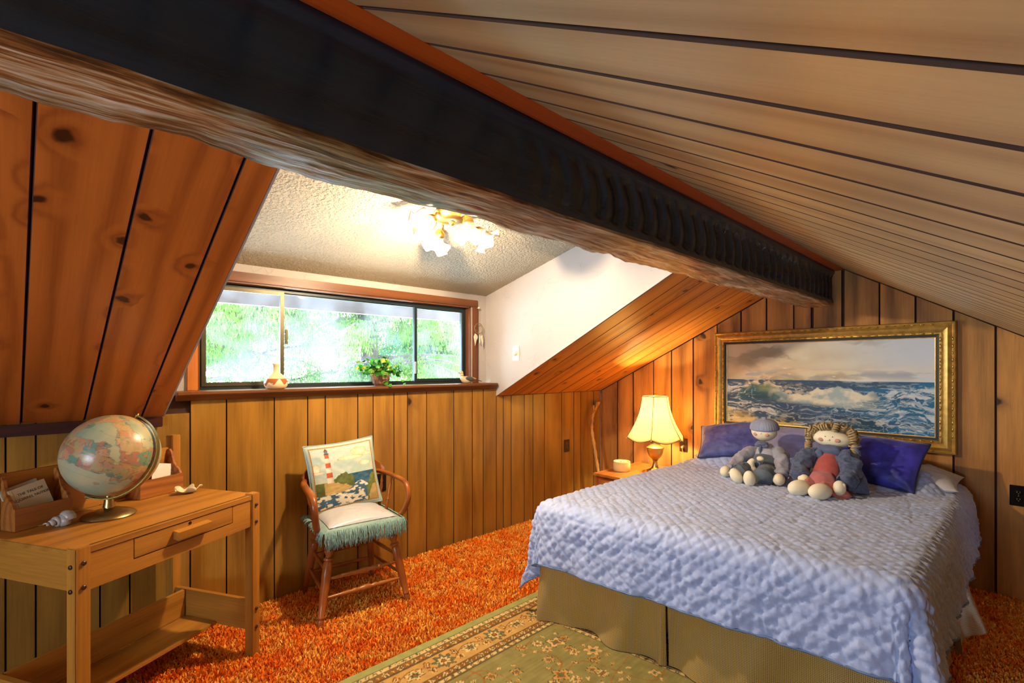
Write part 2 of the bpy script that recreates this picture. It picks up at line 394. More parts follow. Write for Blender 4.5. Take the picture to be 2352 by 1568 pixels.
# left slope: patch left of the dormer (boards slightly skewed) and patch over the alcove
S2 = .5545; zl2 = lambda y: 1.088+S2*(Y_KNEE-y)
cl = struct(MB().add([(x_, y_, zl2(y_)+o_) for (x_, y_) in ((X_REAR-.06, 3.02), (.36, 3.02), (.36+.058*1.93, 1.09), (X_REAR-.06, 1.09)) for o_ in (.016, .05)],
    [(0, 2, 4, 6), (1, 7, 5, 3), (0, 1, 3, 2), (2, 3, 5, 4), (4, 5, 7, 6), (6, 7, 1, 0)]).build('ceiling', M_GROOVE))
ey = Vector((.058, -1, S2)).normalized(); ez = Vector((0, -S2, -1)).normalized()
LL = (Y_KNEE-1.1)/abs(ey.y)
xs = [.372, .283, .075, -.128, -.33, -.53, -.73, -.93, -1.13, -1.33, -1.53, -1.73, -1.93, -2.13]
for a, b in zip(xs[1:], xs[:-1]):
    board('ceiling_board', cl, ((a+b)/2, Y_KNEE-.002, zl2(Y_KNEE)), ey, ez, b-a-.005, LL, .014, M_CEDAR, c=.002)
ca = struct(slab('ceiling', X1C+.03, X_GAB+.06, 3.02, zl(3.02), 1.09, zl(1.09), .03, .014, M_GROOVE))
xs = [2.587, 2.76, 2.955, 3.155, 3.355, 3.555, 3.755, 3.992]
for a, b in zip(xs[:-1], xs[1:]):
    board('ceiling_board', ca, ((a+b)/2, Y_KNEE-.002, zl(Y_KNEE)), (0, -1, SL), (0, -SL, -1), b-a-.005, (Y_KNEE-1.1)*math.hypot(1, SL), .014, M_PINEA, c=.002)
# dormer
Y_DW = 3.08; zdc = lambda y: 1.925+.25*(Y_DW-y)
N = 60
cd = struct(slab('ceiling', X0C-.05, X1C+.06, 3.16, zdc(3.16), 1.08, zdc(1.08), .03, 0, M_POPCORN))
struct(MB().prism([(3.16, 1.10), (Y_KNEE, 1.10), (1.09, zl(1.09)+.006), (1.09, zdc(1.09)), (3.16, zdc(3.16))], X1C, X1C+.03).build('wall_side', M_PLASTER))
# left cheek follows the skewed boards
chk = MB()
ys = [3.16, Y_KNEE, 1.09]
def edge_x(y): return .374+.058*(Y_KNEE-min(y, Y_KNEE))
poly = [(3.16, 1.09), (Y_KNEE, zl2(Y_KNEE)), (1.09, zl2(1.09)), (1.09, zdc(1.09)), (3.16, zdc(3.16))]
vs = [(edge_x(y)-.028, y, z) for y, z in poly]+[(edge_x(y)+.002, y, z) for y, z in poly]
chk.add(vs, [(0, 1, 2, 3, 4), (9, 8, 7, 6, 5)]+[(i, (i+1) % 5, 5+(i+1) % 5, 5+i) for i in range(5)])
struct(chk.build('wall_side', M_PLASTER))
struct(MB().prism([(1.09, 1.98), (1.12, 1.98), (1.12, 2.44), (1.09, 2.44)], .38, X1C+.03).build('wall_header', M_PLASTER))
# window wall (four pieces in one plaster wall)
WX0, WX1, WZ0, WZ1 = .535, 2.42, 1.205, 1.825
ww = MB()
for (a, b, z0, z1) in ((.34, WX0, 1.10, 1.98), (WX1, X1C+.03, 1.10, 1.98), (WX0, WX1, 1.10, WZ0), (WX0, WX1, WZ1, 1.98)):
    ww.box(((a+b)/2, Y_DW+.04, (z0+z1)/2), (b-a, .08, z1-z0))
struct(ww.build('wall_window', M_PLASTER))
# window: casing, jamb, aluminium frame, sashes, glass
def glass_mat():
    m, nt, b = newmat('window glass'); out = nt.nodes['Material Output']
    tr = nd(nt, 'ShaderNodeBsdfTransparent', {'Color': (.97, .99, .98, 1)})
    gl = nd(nt, 'ShaderNodeBsdfGlossy', {'Roughness': .03}); df = nd(nt, 'ShaderNodeBsdfTranslucent', {'Color': (.9, .95, 1, 1)})
    fr = nd(nt, 'ShaderNodeFresnel', {'IOR': 1.35})
    m1 = nd(nt, 'ShaderNodeMixShader', {0: fr.outputs[0], 1: tr.outputs[0], 2: gl.outputs[0]})
    tc = nd(nt, 'ShaderNodeTexCoord'); n = nd(nt, 'ShaderNodeTexNoise', {'Vector': tc.outputs['Object'], 'Scale': 5.0, 'Detail': 5.0}).outputs[0]
    m2 = nd(nt, 'ShaderNodeMixShader', {0: mth(nt, 'MULTIPLY', mth(nt, 'MAXIMUM', mth(nt, 'SUBTRACT', n, .35), 0.0), .11), 1: m1.outputs[0], 2: df.outputs[0]})
    nt.links.new(m2.outputs[0], out.inputs[0]); return m
M_GLASS = glass_mat()
win = struct(thing('window_1', None, None, ((WX0+WX1)/2, Y_DW, WZ0)))
def wpart(name, mb, m, parent=win, **k):
    o = mb.build(name, m, parent, **k); o.matrix_parent_inverse = win.matrix_basis.inverted() if parent is win else Matrix(); return o
win.matrix_basis = Matrix.Translation(((WX0+WX1)/2, Y_DW, WZ0))
wpart('casing', MB().box(((WX0+WX1)/2-.0, Y_DW-.009, WZ1+.025), (WX1-WX0+.13, .018, .055), ch=.003), M_TRIM)
wpart('casing', MB().box((WX0-.022, Y_DW-.008, (WZ0+WZ1)/2), (.05, .016, WZ1-WZ0-.002), ch=.003), wood('orange casing', (226, 140, 62), (150, 78, 30), axis='Z', ring=7))
wpart('casing', MB().box((WX1+.045, Y_DW-.008, (WZ0+WZ1)/2), (.055, .016, WZ1-WZ0-.002), ch=.003), M_TRIMZ)
wpart('jamb', MB().box(((WX0+WX1)/2, Y_DW+.03, WZ1-.006), (WX1-WX0, .07, .012)), M_TRIM)
wpart('jamb', MB().box((WX1-.006, Y_DW+.03, (WZ0+WZ1)/2), (.012, .07, WZ1-WZ0)), M_TRIMZ)
wpart('jamb', MB().box((WX0+.006, Y_DW+.03, (WZ0+WZ1)/2), (.012, .07, WZ1-WZ0)), M_TRIMZ)
YF = Y_DW+.065
def frame(x0, x1, z0, z1, y, w, t, m, name='sash_frame', glass=True, wl_=None, wr_=None):
    mb = MB(); wl_ = wl_ or w; wr_ = wr_ or w
    mb.box(((x0+x1)/2, y, z0+w/2), (x1-x0, t, w)); mb.box(((x0+x1)/2, y, z1-w/2), (x1-x0, t, w))
    mb.box((x0+wl_/2, y, (z0+z1)/2), (wl_, t, z1-z0-2*w)); mb.box((x1-wr_/2, y, (z0+z1)/2), (wr_, t, z1-z0-2*w))
    f = wpart(name, mb, m)
    if glass:
        g = MB().box(((x0+x1)/2, y, (z0+z1)/2), (x1-x0-w, .004, z1-z0-w)).build('pane', M_GLASS, f)
    return f
frame(WX0+.012, WX1-.012, WZ0, WZ1-.012, YF+.01, .022, .05, M_ALUD, 'window_frame', glass=False)
frame(WX0+.03, 1.00, WZ0+.02, WZ1-.03, YF-.012, .022, .018, M_ALU)
frame(.985, 1.945, WZ0+.015, WZ1-.03, YF+.010, .012, .014, M_ALUD)
frame(1.925, WX1-.03, WZ0+.02, WZ1-.03, YF-.012, .022, .018, M_ALUD)
wpart('latch', MB().box((1.012, YF-.024, 1.52), (.016, .012, .09), ch=.002), M_ALU)
wpart('latch', MB().box((1.932, YF-.024, 1.33), (.012, .012, .09), ch=.002), plain('worn silver latch', (180, 186, 186), .4, .6))
sl = MB().box(((.42+2.565)/2, 2.995, 1.197), (2.145, .19, .018), ch=.004)
sl.prism([(2.90, 1.188), (2.945, 1.188), (2.945, 1.158), (2.925, 1.165), (2.915, 1.178)], .42, 2.555)
struct(sl.build('trim_1', M_TRIM, ang=30))
struct(MB().box((-.91, Y_KNEE-.02, 1.062), (2.55, .012, .05), ch=.003).build('trim_2', wood('dark red trim', (70, 26, 16), (38, 14, 10), axis='X')))
struct(MB().box((X_GAB-.012, Y_KNEE-.012, .545), (.014, .014, 1.06), ch=.003).build('trim_3', M_OAKZ))
struct(MB().prism([(.925, 2.05), (.925, 2.014), (.913, 2.012), (.868, zr(.868)-.001), (.868, zr(.868)+.004)], X_REAR+.01, X_GAB-.004).build('ceiling_shade_strip', wood('red brown ceiling shade', (190, 84, 22), (104, 36, 10), axis='X', rough=.4, ring=8)))  # beam's shade on the ceiling boards, built as an orange strip

# ------------------------------------------------------------------ hewn ridge beam
def beam():
    YN, YFAR = .936, 1.125
    xs = np.arange(X_REAR+.002, X_GAB-.003, .011)
    ring = []; rows = []
    nz = 30
    zn = np.linspace(2.055, 1.775, nz)
    P = []
    fx = lambda a, s: np.array([mnoise.noise(Vector((x*a, s, 0))) for x in xs])
    und = fx(3.0, 1)*.016+fx(8, 2)*.009+fx(25, 3)*.004        # bottom waviness, far edge
    undn = fx(2.2, 11)*.005+fx(8, 12)*.003                     # near bottom edge
    und2 = fx(2.5, 5)*.014+fx(7, 6)*.010+fx(20, 7)*.004
    amp = sstep(.75, 1.5, xs)
    cols = []
    for z in zn:
        # scalloped adze cuts
        bend = ((z-1.875)/.09)
        s = (xs-.82+.035*bend*bend+.012*np.sin(xs*5))/.098
        fr = s-np.floor(s)
        cut = np.where(fr < .78, (fr/.78)**1.6, (1-fr)/.22)
        win_ = float(sstep(1.800, 1.825, np.array(z))*(1-sstep(1.955, 1.985, np.array(z))))
        vary = .75+.5*np.array([mnoise.noise(Vector((math.floor(q)*3.1, 0, 2))) for q in s])
        n = .0018*np.array([mnoise.noise(Vector((x*6, z*30, 4))) for x in xs])
        dep = .026*cut*win_*amp*vary
        ledge = -.010*float(sstep(1.992, 1.998, np.array(z)))
        lip = .004*win_*sstep(.2, 1.0, xs)
        y = YN+dep+ledge+lip+n
        cols.append(np.stack([xs, y, np.full_like(xs, z)+undn*float(1-sstep(1.78, 1.86, np.array(z)))], -1))
    nb = 16
    for i in range(1, nb+1):
        t = i/nb
        y = YN+(YFAR-YN)*t
        zz = 1.772+undn*(1-t)+und*t+.010*np.sin(PI*t)*-.6
        zz = zz+.0035*np.array([mnoise.noise(Vector((x*4, t*9, 8))) for x in xs])+.0018*np.array([mnoise.noise(Vector((x*9, t*34, 3))) for x in xs])
        yy = y+und2*t
        cols.append(np.stack([xs, yy, zz], -1))
    for z in (1.79, 1.83, 1.9, 2.0, 2.055):
        cols.append(np.stack([xs, YFAR+und2*.8+(z-1.79)*.03, np.full_like(xs, z)+(und if z < 1.8 else 0)], -1))
    G = np.stack(cols, 1)
    ni, nj = G.shape[:2]
    verts = G.reshape(-1, 3).tolist(); idx = np.arange(ni*nj).reshape(ni, nj); faces = []; mi = []
    for j in range(nj-1):
        m = 0 if j < nz-2 else 1
        a = idx[:-1, j]; b = idx[1:, j]; c = idx[1:, j+1]; d = idx[:-1, j+1]
        faces += np.stack([a, b, c, d], -1).tolist(); mi += [m]*(ni-1)
    faces += [tuple(idx[0, :]), tuple(idx[-1, ::-1])]; mi += [0, 1]
    faces += np.stack([idx[:-1, -1], idx[1:, -1], idx[1:, 0], idx[:-1, 0]], -1).tolist(); mi += [0]*(ni-1)
    me = bpy.data.meshes.new('ceiling_beam'); me.from_pydata(verts, [], faces)
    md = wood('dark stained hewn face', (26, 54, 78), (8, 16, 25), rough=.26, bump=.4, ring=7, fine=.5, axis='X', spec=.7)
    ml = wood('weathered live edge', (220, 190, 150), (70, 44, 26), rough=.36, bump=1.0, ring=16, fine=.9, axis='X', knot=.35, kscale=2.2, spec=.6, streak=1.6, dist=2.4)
    ml, nt, b = newmat('weathered live edge'); tc = nd(nt, 'ShaderNodeTexCoord').outputs['Object']
    def st_(s, sc, det, dis): return nd(nt, 'ShaderNodeTexNoise', {'Vector': nd(nt, 'ShaderNodeVectorMath', {0: tc, 1: s}, operation='MULTIPLY').outputs[0], 'Scale': sc, 'Detail': det, 'Distortion': dis, 'Roughness': .6}).outputs[0]
    g1 = st_((1.4, 13, 13), 1.6, 6.0, 2.2); g2 = st_((3, 60, 60), 1.6, 4.0, 1.2); big = st_((1, 2.5, 2.5), 1.7, 3.0, .5)
    h = mth(nt, 'ADD', mth(nt, 'MULTIPLY', g1, .6), mth(nt, 'MULTIPLY', g2, .4))
    cr1 = nd(nt, 'ShaderNodeValToRGB', {0: h}); e_ = cr1.color_ramp.elements
    e_[0].position = .36; e_[0].color = L4((34, 22, 14)); e_[1].position = .66; e_[1].color = L4((240, 232, 214))
    for p_, c_ in ((.43, (110, 66, 32)), (.49, (166, 112, 58)), (.56, (206, 176, 134))):
        q_ = e_.new(p_); q_.color = L4(c_)
    tint = nd(nt, 'ShaderNodeMapRange', {'Value': big, 'From Min': .42, 'From Max': .58}).outputs[0]
    nt.links.new(mixrgb(nt, tint, cr1.outputs[0], mixrgb(nt, 1.0, cr1.outputs[0], L4((196, 220, 236)), 'MULTIPLY')), b.inputs['Base Color'])
    b.inputs['Roughness'].default_value = .38; b.inputs['Specular IOR Level'].default_value = .6
    nt.links.new(nd(nt, 'ShaderNodeBump', {'Strength': .9, 'Distance': .006, 'Height': h}).outputs[0], b.inputs['Normal'])
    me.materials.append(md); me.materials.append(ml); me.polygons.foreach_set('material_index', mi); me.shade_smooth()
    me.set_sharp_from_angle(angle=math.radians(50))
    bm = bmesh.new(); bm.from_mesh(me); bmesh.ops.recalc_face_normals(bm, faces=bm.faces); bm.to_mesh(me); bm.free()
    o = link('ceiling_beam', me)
    tag(o, 'massive dark hand-hewn ridge beam with scalloped adze cuts and weathered brown underside', 'beam')
beam()

# ------------------------------------------------------------------ carpet pile and rug
def shag():
    n = 300000
    X = RNG.uniform(.2, 3.98, n); Y = RNG.uniform(-.1, 2.93, n)
    keep = np.ones(n, bool)
    keep &= ~((X > .3) & (X < 2.1) & (Y < 1.955) & (Y > -.5))          # under the rug
    keep &= ~((X > 2.0) & (Y > .35) & (Y < 1.66))                       # under the bed
    X = X[keep]; Y = Y[keep]; n = len(X)
    h = RNG.uniform(.009, .021, n); a = RNG.uniform(0, 2*PI, n); lean = RNG.uniform(.1, .8, n); w = RNG.uniform(.002, .0045, n)
    la = RNG.uniform(0, 2*PI, n)
    dx, dy = np.cos(a)*w, np.sin(a)*w; tx, ty = np.cos(la)*lean*h, np.sin(la)*lean*h
    z0 = np.zeros(n)
    V = np.stack([np.stack([X-dx, Y-dy, z0], -1), np.stack([X+dx, Y+dy, z0], -1),
                  np.stack([X+dx+tx*.5, Y+dy+ty*.5, h*.7], -1), np.stack([X-dx+tx*.5, Y-dy+ty*.5, h*.7], -1),
                  np.stack([X+tx, Y+ty, h], -1)], 1).reshape(-1, 3)
    b = np.arange(n)*5
    me = bpy.data.meshes.new('carpet_pile')
    me.vertices.add(n*5); me.vertices.foreach_set('co', V.ravel())
    loops = np.stack([b, b+1, b+2, b+3, b+3, b+2, b+4], -1).ravel()
    me.loops.add(n*7); me.loops.foreach_set('vertex_index', loops)
    me.polygons.add(n*2); ls = np.stack([np.arange(n)*7, np.arange(n)*7+4], -1).ravel(); me.polygons.foreach_set('loop_start', ls)
    me.polygons.foreach_set('loop_total', np.tile([4, 3], n)); me.update(calc_edges=True); me.validate()
    t = np.clip(fbm(X*14, Y*14, 4, 3)*.8+RNG.normal(0, .16, n), 0, 1)
    t = sstep(.2, .8, t)
    c = s2l((250, 130, 26))[None]*(1-t[:, None])+s2l((255, 206, 92))[None]*t[:, None]
    ca_ = me.color_attributes.new('Col', 'FLOAT_COLOR', 'POINT'); c4 = np.ones((n, 5, 4), np.float32); c4[:, :, :3] = c[:, None]
    ca_.data.foreach_set('color', c4.ravel())
    me.materials.append(colmat('shag yarn', .9, spec=.1))
    tag(link('carpet_pile', me, floor), kind='stuff')
shag()

def pal(*c): return [s2l(q) for q in c]
def rug():
    x0, x1, y0, y1 = .25, 2.15, -.35, 1.967
    st = .0055
    xs = np.arange(x0, x1+st/2, st); ys = np.arange(y0, y1+st/2, st)
    X, Y = np.meshgrid(xs, ys, indexing='ij')
    e1 = y1-Y; e2 = x1-X; e3 = Y-y0
    e = np.minimum(np.minimum(e1, e2), e3); al = np.where(e == e1, X, np.where(e == e2, Y, X))
    al = al+.003*np.sin(Y*40); nz = fbm(X*30, Y*30, 4, 21)
    green, tan, brown, cream, dark, rust, dgreen = pal((134, 126, 76), (184, 146, 84), (128, 92, 48), (206, 178, 120), (74, 64, 40), (150, 92, 36), (96, 104, 76))
    C = np.broadcast_to(green, X.shape+(3,)).copy()
    C = C*(1+.35*(fbm(X*6, Y*160, 3, 5)-.5))[..., None]
    def put(mask, col, k=1.0):
        nonlocal C
        m = np.clip(mask, 0, 1)*k; C = C*(1-m[..., None])+col*m[..., None]
    band = lambda a, b: ((e >= a) & (e < b)).astype(float)
    put(band(0, .055), pal((150, 152, 92))[0])
    put(band(.055, .32), tan)
    put(band(.055, .085), cream); put(band(.085, .125), brown); put(band(.255, .29), brown); put(band(.29, .32), cream)
    for q in (.055, .085, .125, .255, .29, .318): put((np.abs(e-q) < .0032).astype(float), dark, .85)
    def rosette(du, dv, r, pet, ph, c1, c2, c3, edge=dark):
        nonlocal C
        R = np.hypot(du, dv)/r; T = np.arctan2(dv, du)
        rim = .78+.22*np.cos(pet*T+ph)
        put((R < rim+.10).astype(float), edge, .9); put((R < rim).astype(float), c1)
        put((R < rim*.62).astype(float), c2); put((R < .27).astype(float), edge); put((R < .2).astype(float), c3)
    def rep(center, per, off, r, pet, c1, c2, c3, alt=1.0):
        k = np.round((al-off)/per); du = al-off-k*per; rosette(du, (e-center)/alt, r, pet, k, c1, c2, c3)
    rep(.070, .036, .01, .0105, 4, dgreen, cream, rust)
    rep(.105, .072, .0, .016, 5, cream, dgreen, rust); rep(.105, .072, .036, .011, 3, rust, tan, cream, 1.4)
    rep(.272, .066, .0, .0145, 5, cream, dgreen, rust); rep(.272, .066, .033, .010, 3, rust, cream, dark, 1.4)
    rep(.305, .036, .015, .0105, 4, dgreen, rust, cream)
    rep(.19, .30, .05, .052, 8, dgreen, cream, rust); rep(.19, .30, .20, .046, 6, cream, dgreen, rust, .75)
    rep(.165, .15, .125, .018, 4, rust, cream, dark, 1.3); rep(.215, .15, .125, .018, 5, cream, rust, dark)
    v = np.abs((e-.19)-.035*np.sin(al*2*PI/.3+.6)); put(((v < .003) & (e > .13) & (e < .25)).astype(float), brown)
    fld = (e > .325).astype(float)
    def vine(a, b, f, ph, wd=.0035):
        d = np.abs((X*a+Y*b)-.33*np.round((X*a+Y*b)/.33)-.09*np.sin((X*b-Y*a)*f+ph+(X*a+Y*b)*3)); put((d < wd)*fld, rust, .8)
    vine(.6, .8, 15, .4); vine(.8, -.6, 13, 2.2)
    r = np.random.default_rng(5)
    for k in range(34):
        for q in range(30):
            cx = x0+.02+k*.062+r.uniform(-.022, .022); cy = y0+.02+q*.068+r.uniform(-.022, .022)+(k % 2)*.034
            if min(y1-cy, x1-cx) < .36: r.random(3); continue
            big = r.random(); rr = .014 if big < .6 else (.026 if big < .88 else .042); pet = int(r.integers(4, 9)); cc = r.random()
            if r.random() < .18: continue
            i0 = int((cx-x0-.06)/st); i1 = int((cx-x0+.06)/st); j0 = int((cy-y0-.06)/st); j1 = int((cy-y0+.06)/st)
            i0 = max(i0, 0); j0 = max(j0, 0); sub = (slice(i0, i1), slice(j0, j1))
            ang = r.uniform(0, PI); dx = X[sub]-cx; dy = Y[sub]-cy
            du = dx*math.cos(ang)+dy*math.sin(ang); dv = (-dx*math.sin(ang)+dy*math.cos(ang))*(1.0 if rr > .02 else 1.7)
            R = np.hypot(du, dv)/rr; T = np.arctan2(dv, du); rim = .76+.24*np.cos(pet*T)
            for (m, c) in (((R < rim+.1), rust if cc > .5 else dark), ((R < rim), cream if cc > .35 else tan), ((R < rim*.6), rust if cc < .5 else tan), ((R < .28), dgreen if rr > .02 else cream)):
                C[sub] = np.where((m & (fld[sub] > 0))[..., None], c, C[sub])
    C = C*(.8+.4*nz)[..., None]
    Z = .022+.002*np.sin(X*5)*np.cos(Y*4)+.0012*nz
    edge = sstep(0, .012, e); Z = .012+(Z-.012)*edge
    XS = X+.12*(1.75-np.clip(Y, 0, 2))*sstep(.4, 1.9, X)
    P = np.stack([XS, Y, Z], -1)
    o = gridmesh('area_rug', P, colmat('wool rug', .92, bump=.5, bs=500, spec=.1), C=C, solid=.008)
    tag(o, 'green and tan oriental area rug with floral border at the foot of the bed', 'rug')
rug()

# ------------------------------------------------------------------ desk and what stands on it
DESK = (.032, 2.065, 0); DRZ = math.radians(30)
desk = thing('writing_desk', 'small golden oak writing desk with letter trays and lower book shelf', 'desk', DESK, DRZ)
DL, DD, LG = .74, .53, .044
PEG = MB().lathe([(.0075, 0), (.0075, .004), (.005, .006)], 10).mesh('peg', M_OAKD)
def leg(x, y, h, cut=False):
    mb = MB().box((x+LG/2, y+LG/2, h/2), (LG, LG, h), ch=.003)
    o = mb.build('leg', M_OAKZ, desk, ang=30)
    for z in (.70, .622, .222, .138):
        sx = x if x == 0 else x+LG
        if y == 0:
            p = link('peg', PEG, o); p.location = (x+LG/2, y, z); p.rotation_euler = (PI/2, 0, 0)
        p = link('peg', PEG, o); p.location = (sx, y+LG/2, z-.008); p.rotation_euler = (0, -PI/2 if x == 0 else PI/2, 0)
    return o
leg(0, 0, .752); leg(DL-LG, 0, .752); leg(0, DD-LG, 1.0); leg(DL-LG, DD-LG, 1.0)
MB().box((DL/2, DD/2-.004, .736), (DL-.004, DD-.05, .018), ch=.003).prism([(LG+.001, .004), (DL-LG-.001, .004), (DL-LG-.001, .03), (LG+.001, .03)], .727, .745, axis=2).build('desk_top', M_OAK, desk, ang=30)
MB().box((LG+.07, .017, .665), (.14-.004, .018, .118)).box(((.598+DL-LG)/2, .017, .665), (DL-LG-.598, .018, .118)).box((DL/2, .017, .627), (DL-2*LG, .0178, .046)).build('front_apron', M_OAK, desk)
dr = MB().box((.389, .015, .688), (.412, .018, .070), ch=.002).build('drawer', M_OAK, desk)
MB().prism([(.006, .672), (-.020, .668), (-.024, .700), (.006, .704)], .327, .472, axis=0).build('handle', M_OAK, dr)
MB().lathe([(.006, 0), (.006, .003), (.003, .0032)], 12, Matrix.Translation((.395, .0065, .714)) @ Matrix.Rotation(PI/2, 4, 'X')).build('keyhole', plain('old brass', (60, 50, 30), .4, .8), dr)
for x in (.012, DL-.03):
    MB().box((x+.009, DD/2, .672), (.018, DD-2*LG, .130)).build('end_apron', M_OAKY, desk)
    MB().box((x+.009, DD/2, .190), (.018, DD-2*LG, .138)).build('lower_end_rail', M_OAKY, desk)
MB().box((DL/2, .425, .195), (DL-.07, .018, .125), ch=.002).build('book_rest', M_OAK, desk)
MB().box((DL/2, .32, .126), (DL-.062, .19, .016), ch=.002).build('lower_shelf', M_OAK, desk)
MB().box((DL/2, DD-.018, .845), (DL-2*LG+.002, .016, .198)).build('back_panel', M_OAK, desk)
def tray(a, b):
    m = MB().box(((a+b)/2, .416, .786), (b-a, .010, .078))
    side = [(.42, .746), (.503, .746), (.503, .935), (.49, .938), (.478, .925), (.47, .90), (.462, .875), (.448, .858), (.43, .846), (.42, .828)]
    for x in (a, b-.010): m.prism(side, x, x+.010, axis=0)
    m.box(((a+b)/2, .46, .749), (b-a-.02, .08, .006))
    m.build('letter_tray', wood('old oak tray %d' % int(a*100), (176, 108, 44), (96, 48, 18), axis='X', fine=.8), desk)
tray(.060, .236); tray(.492, .692)
DM = Matrix.Translation(DESK) @ Matrix.Rotation(DRZ, 4, 'Z')
def dw(x, y, z): return DM @ Vector((x, y, z))

# books in the left tray
def book(label, x, y, roll, w, h, t, cover, title=False, z=.760):
    b = thing('book', label, 'book', dw(x, y, z), DRZ)
    M = Matrix.Rotation(math.radians(-14), 4, 'X') @ Matrix.Rotation(math.radians(-roll), 4, 'Y')
    cv = MB().box((0, -t/2, h/2), (w, .0022, h), M).box((0, t/2, h/2), (w, .0022, h), M).box((-w/2, 0, h/2), (.0022, t, h), M).build('cover', cover, b)
    MB().box((.001, 0, h/2), (w-.006, t-.0025, h-.006), M).build('pages', plain('paper', (232, 222, 196), .8), b)
    if title:
        for (s, zz, sz) in (('THE TALE OF', .112, .0135), ('SQUIRREL NUTKIN', .093, .0135)):
            cu = bpy.data.curves.new('t', 'FONT'); cu.body = s; cu.size = sz; cu.align_x = 'CENTER'; cu.extrude = .0002
            to = bpy.data.objects.new('t', cu); COL.objects.link(to); bpy.context.view_layer.update()
            me = bpy.data.meshes.new_from_object(to); bpy.data.objects.remove(to)
            me.transform(M @ Matrix.Translation((.004, -t/2-.0014, zz)) @ Matrix.Rotation(PI/2, 4, 'X'))
            me.materials.clear(); me.materials.append(plain('ink', (60, 66, 80), .6)); link('title', me, b)
        MB().box((-w/2+.010, -t/2-.0013, h/2), (.0008, .0006, h*.97), M).build('spine_groove', plain('gold line', (170, 140, 90), .6), b)
    return b
book('cream picture book with title lettering leaning in the left desk tray', .150, .437, 12, .112, .142, .009, plain('cream cover', (212, 196, 160), .55, var=.04), True)
book('thin pale book leaning behind the titled book in the desk tray', .140, .455, 13, .112, .146, .008, plain('grey cover', (188, 178, 156), .55, var=.04))
# papers in the right tray
e = MB().box((0, 0, .0575), (.10, .002, .115), Matrix.Rotation(math.radians(-10), 4, 'X') @ Matrix.Rotation(math.radians(12), 4, 'Y'))
eo = e.build('envelope', plain('white paper', (238, 232, 220), .7, var=.02)); eo.location = dw(.62, .455, .765); eo.rotation_euler = (0, 0, DRZ)
tag(eo, 'white envelope standing in the right desk tray behind the globe', 'envelope')

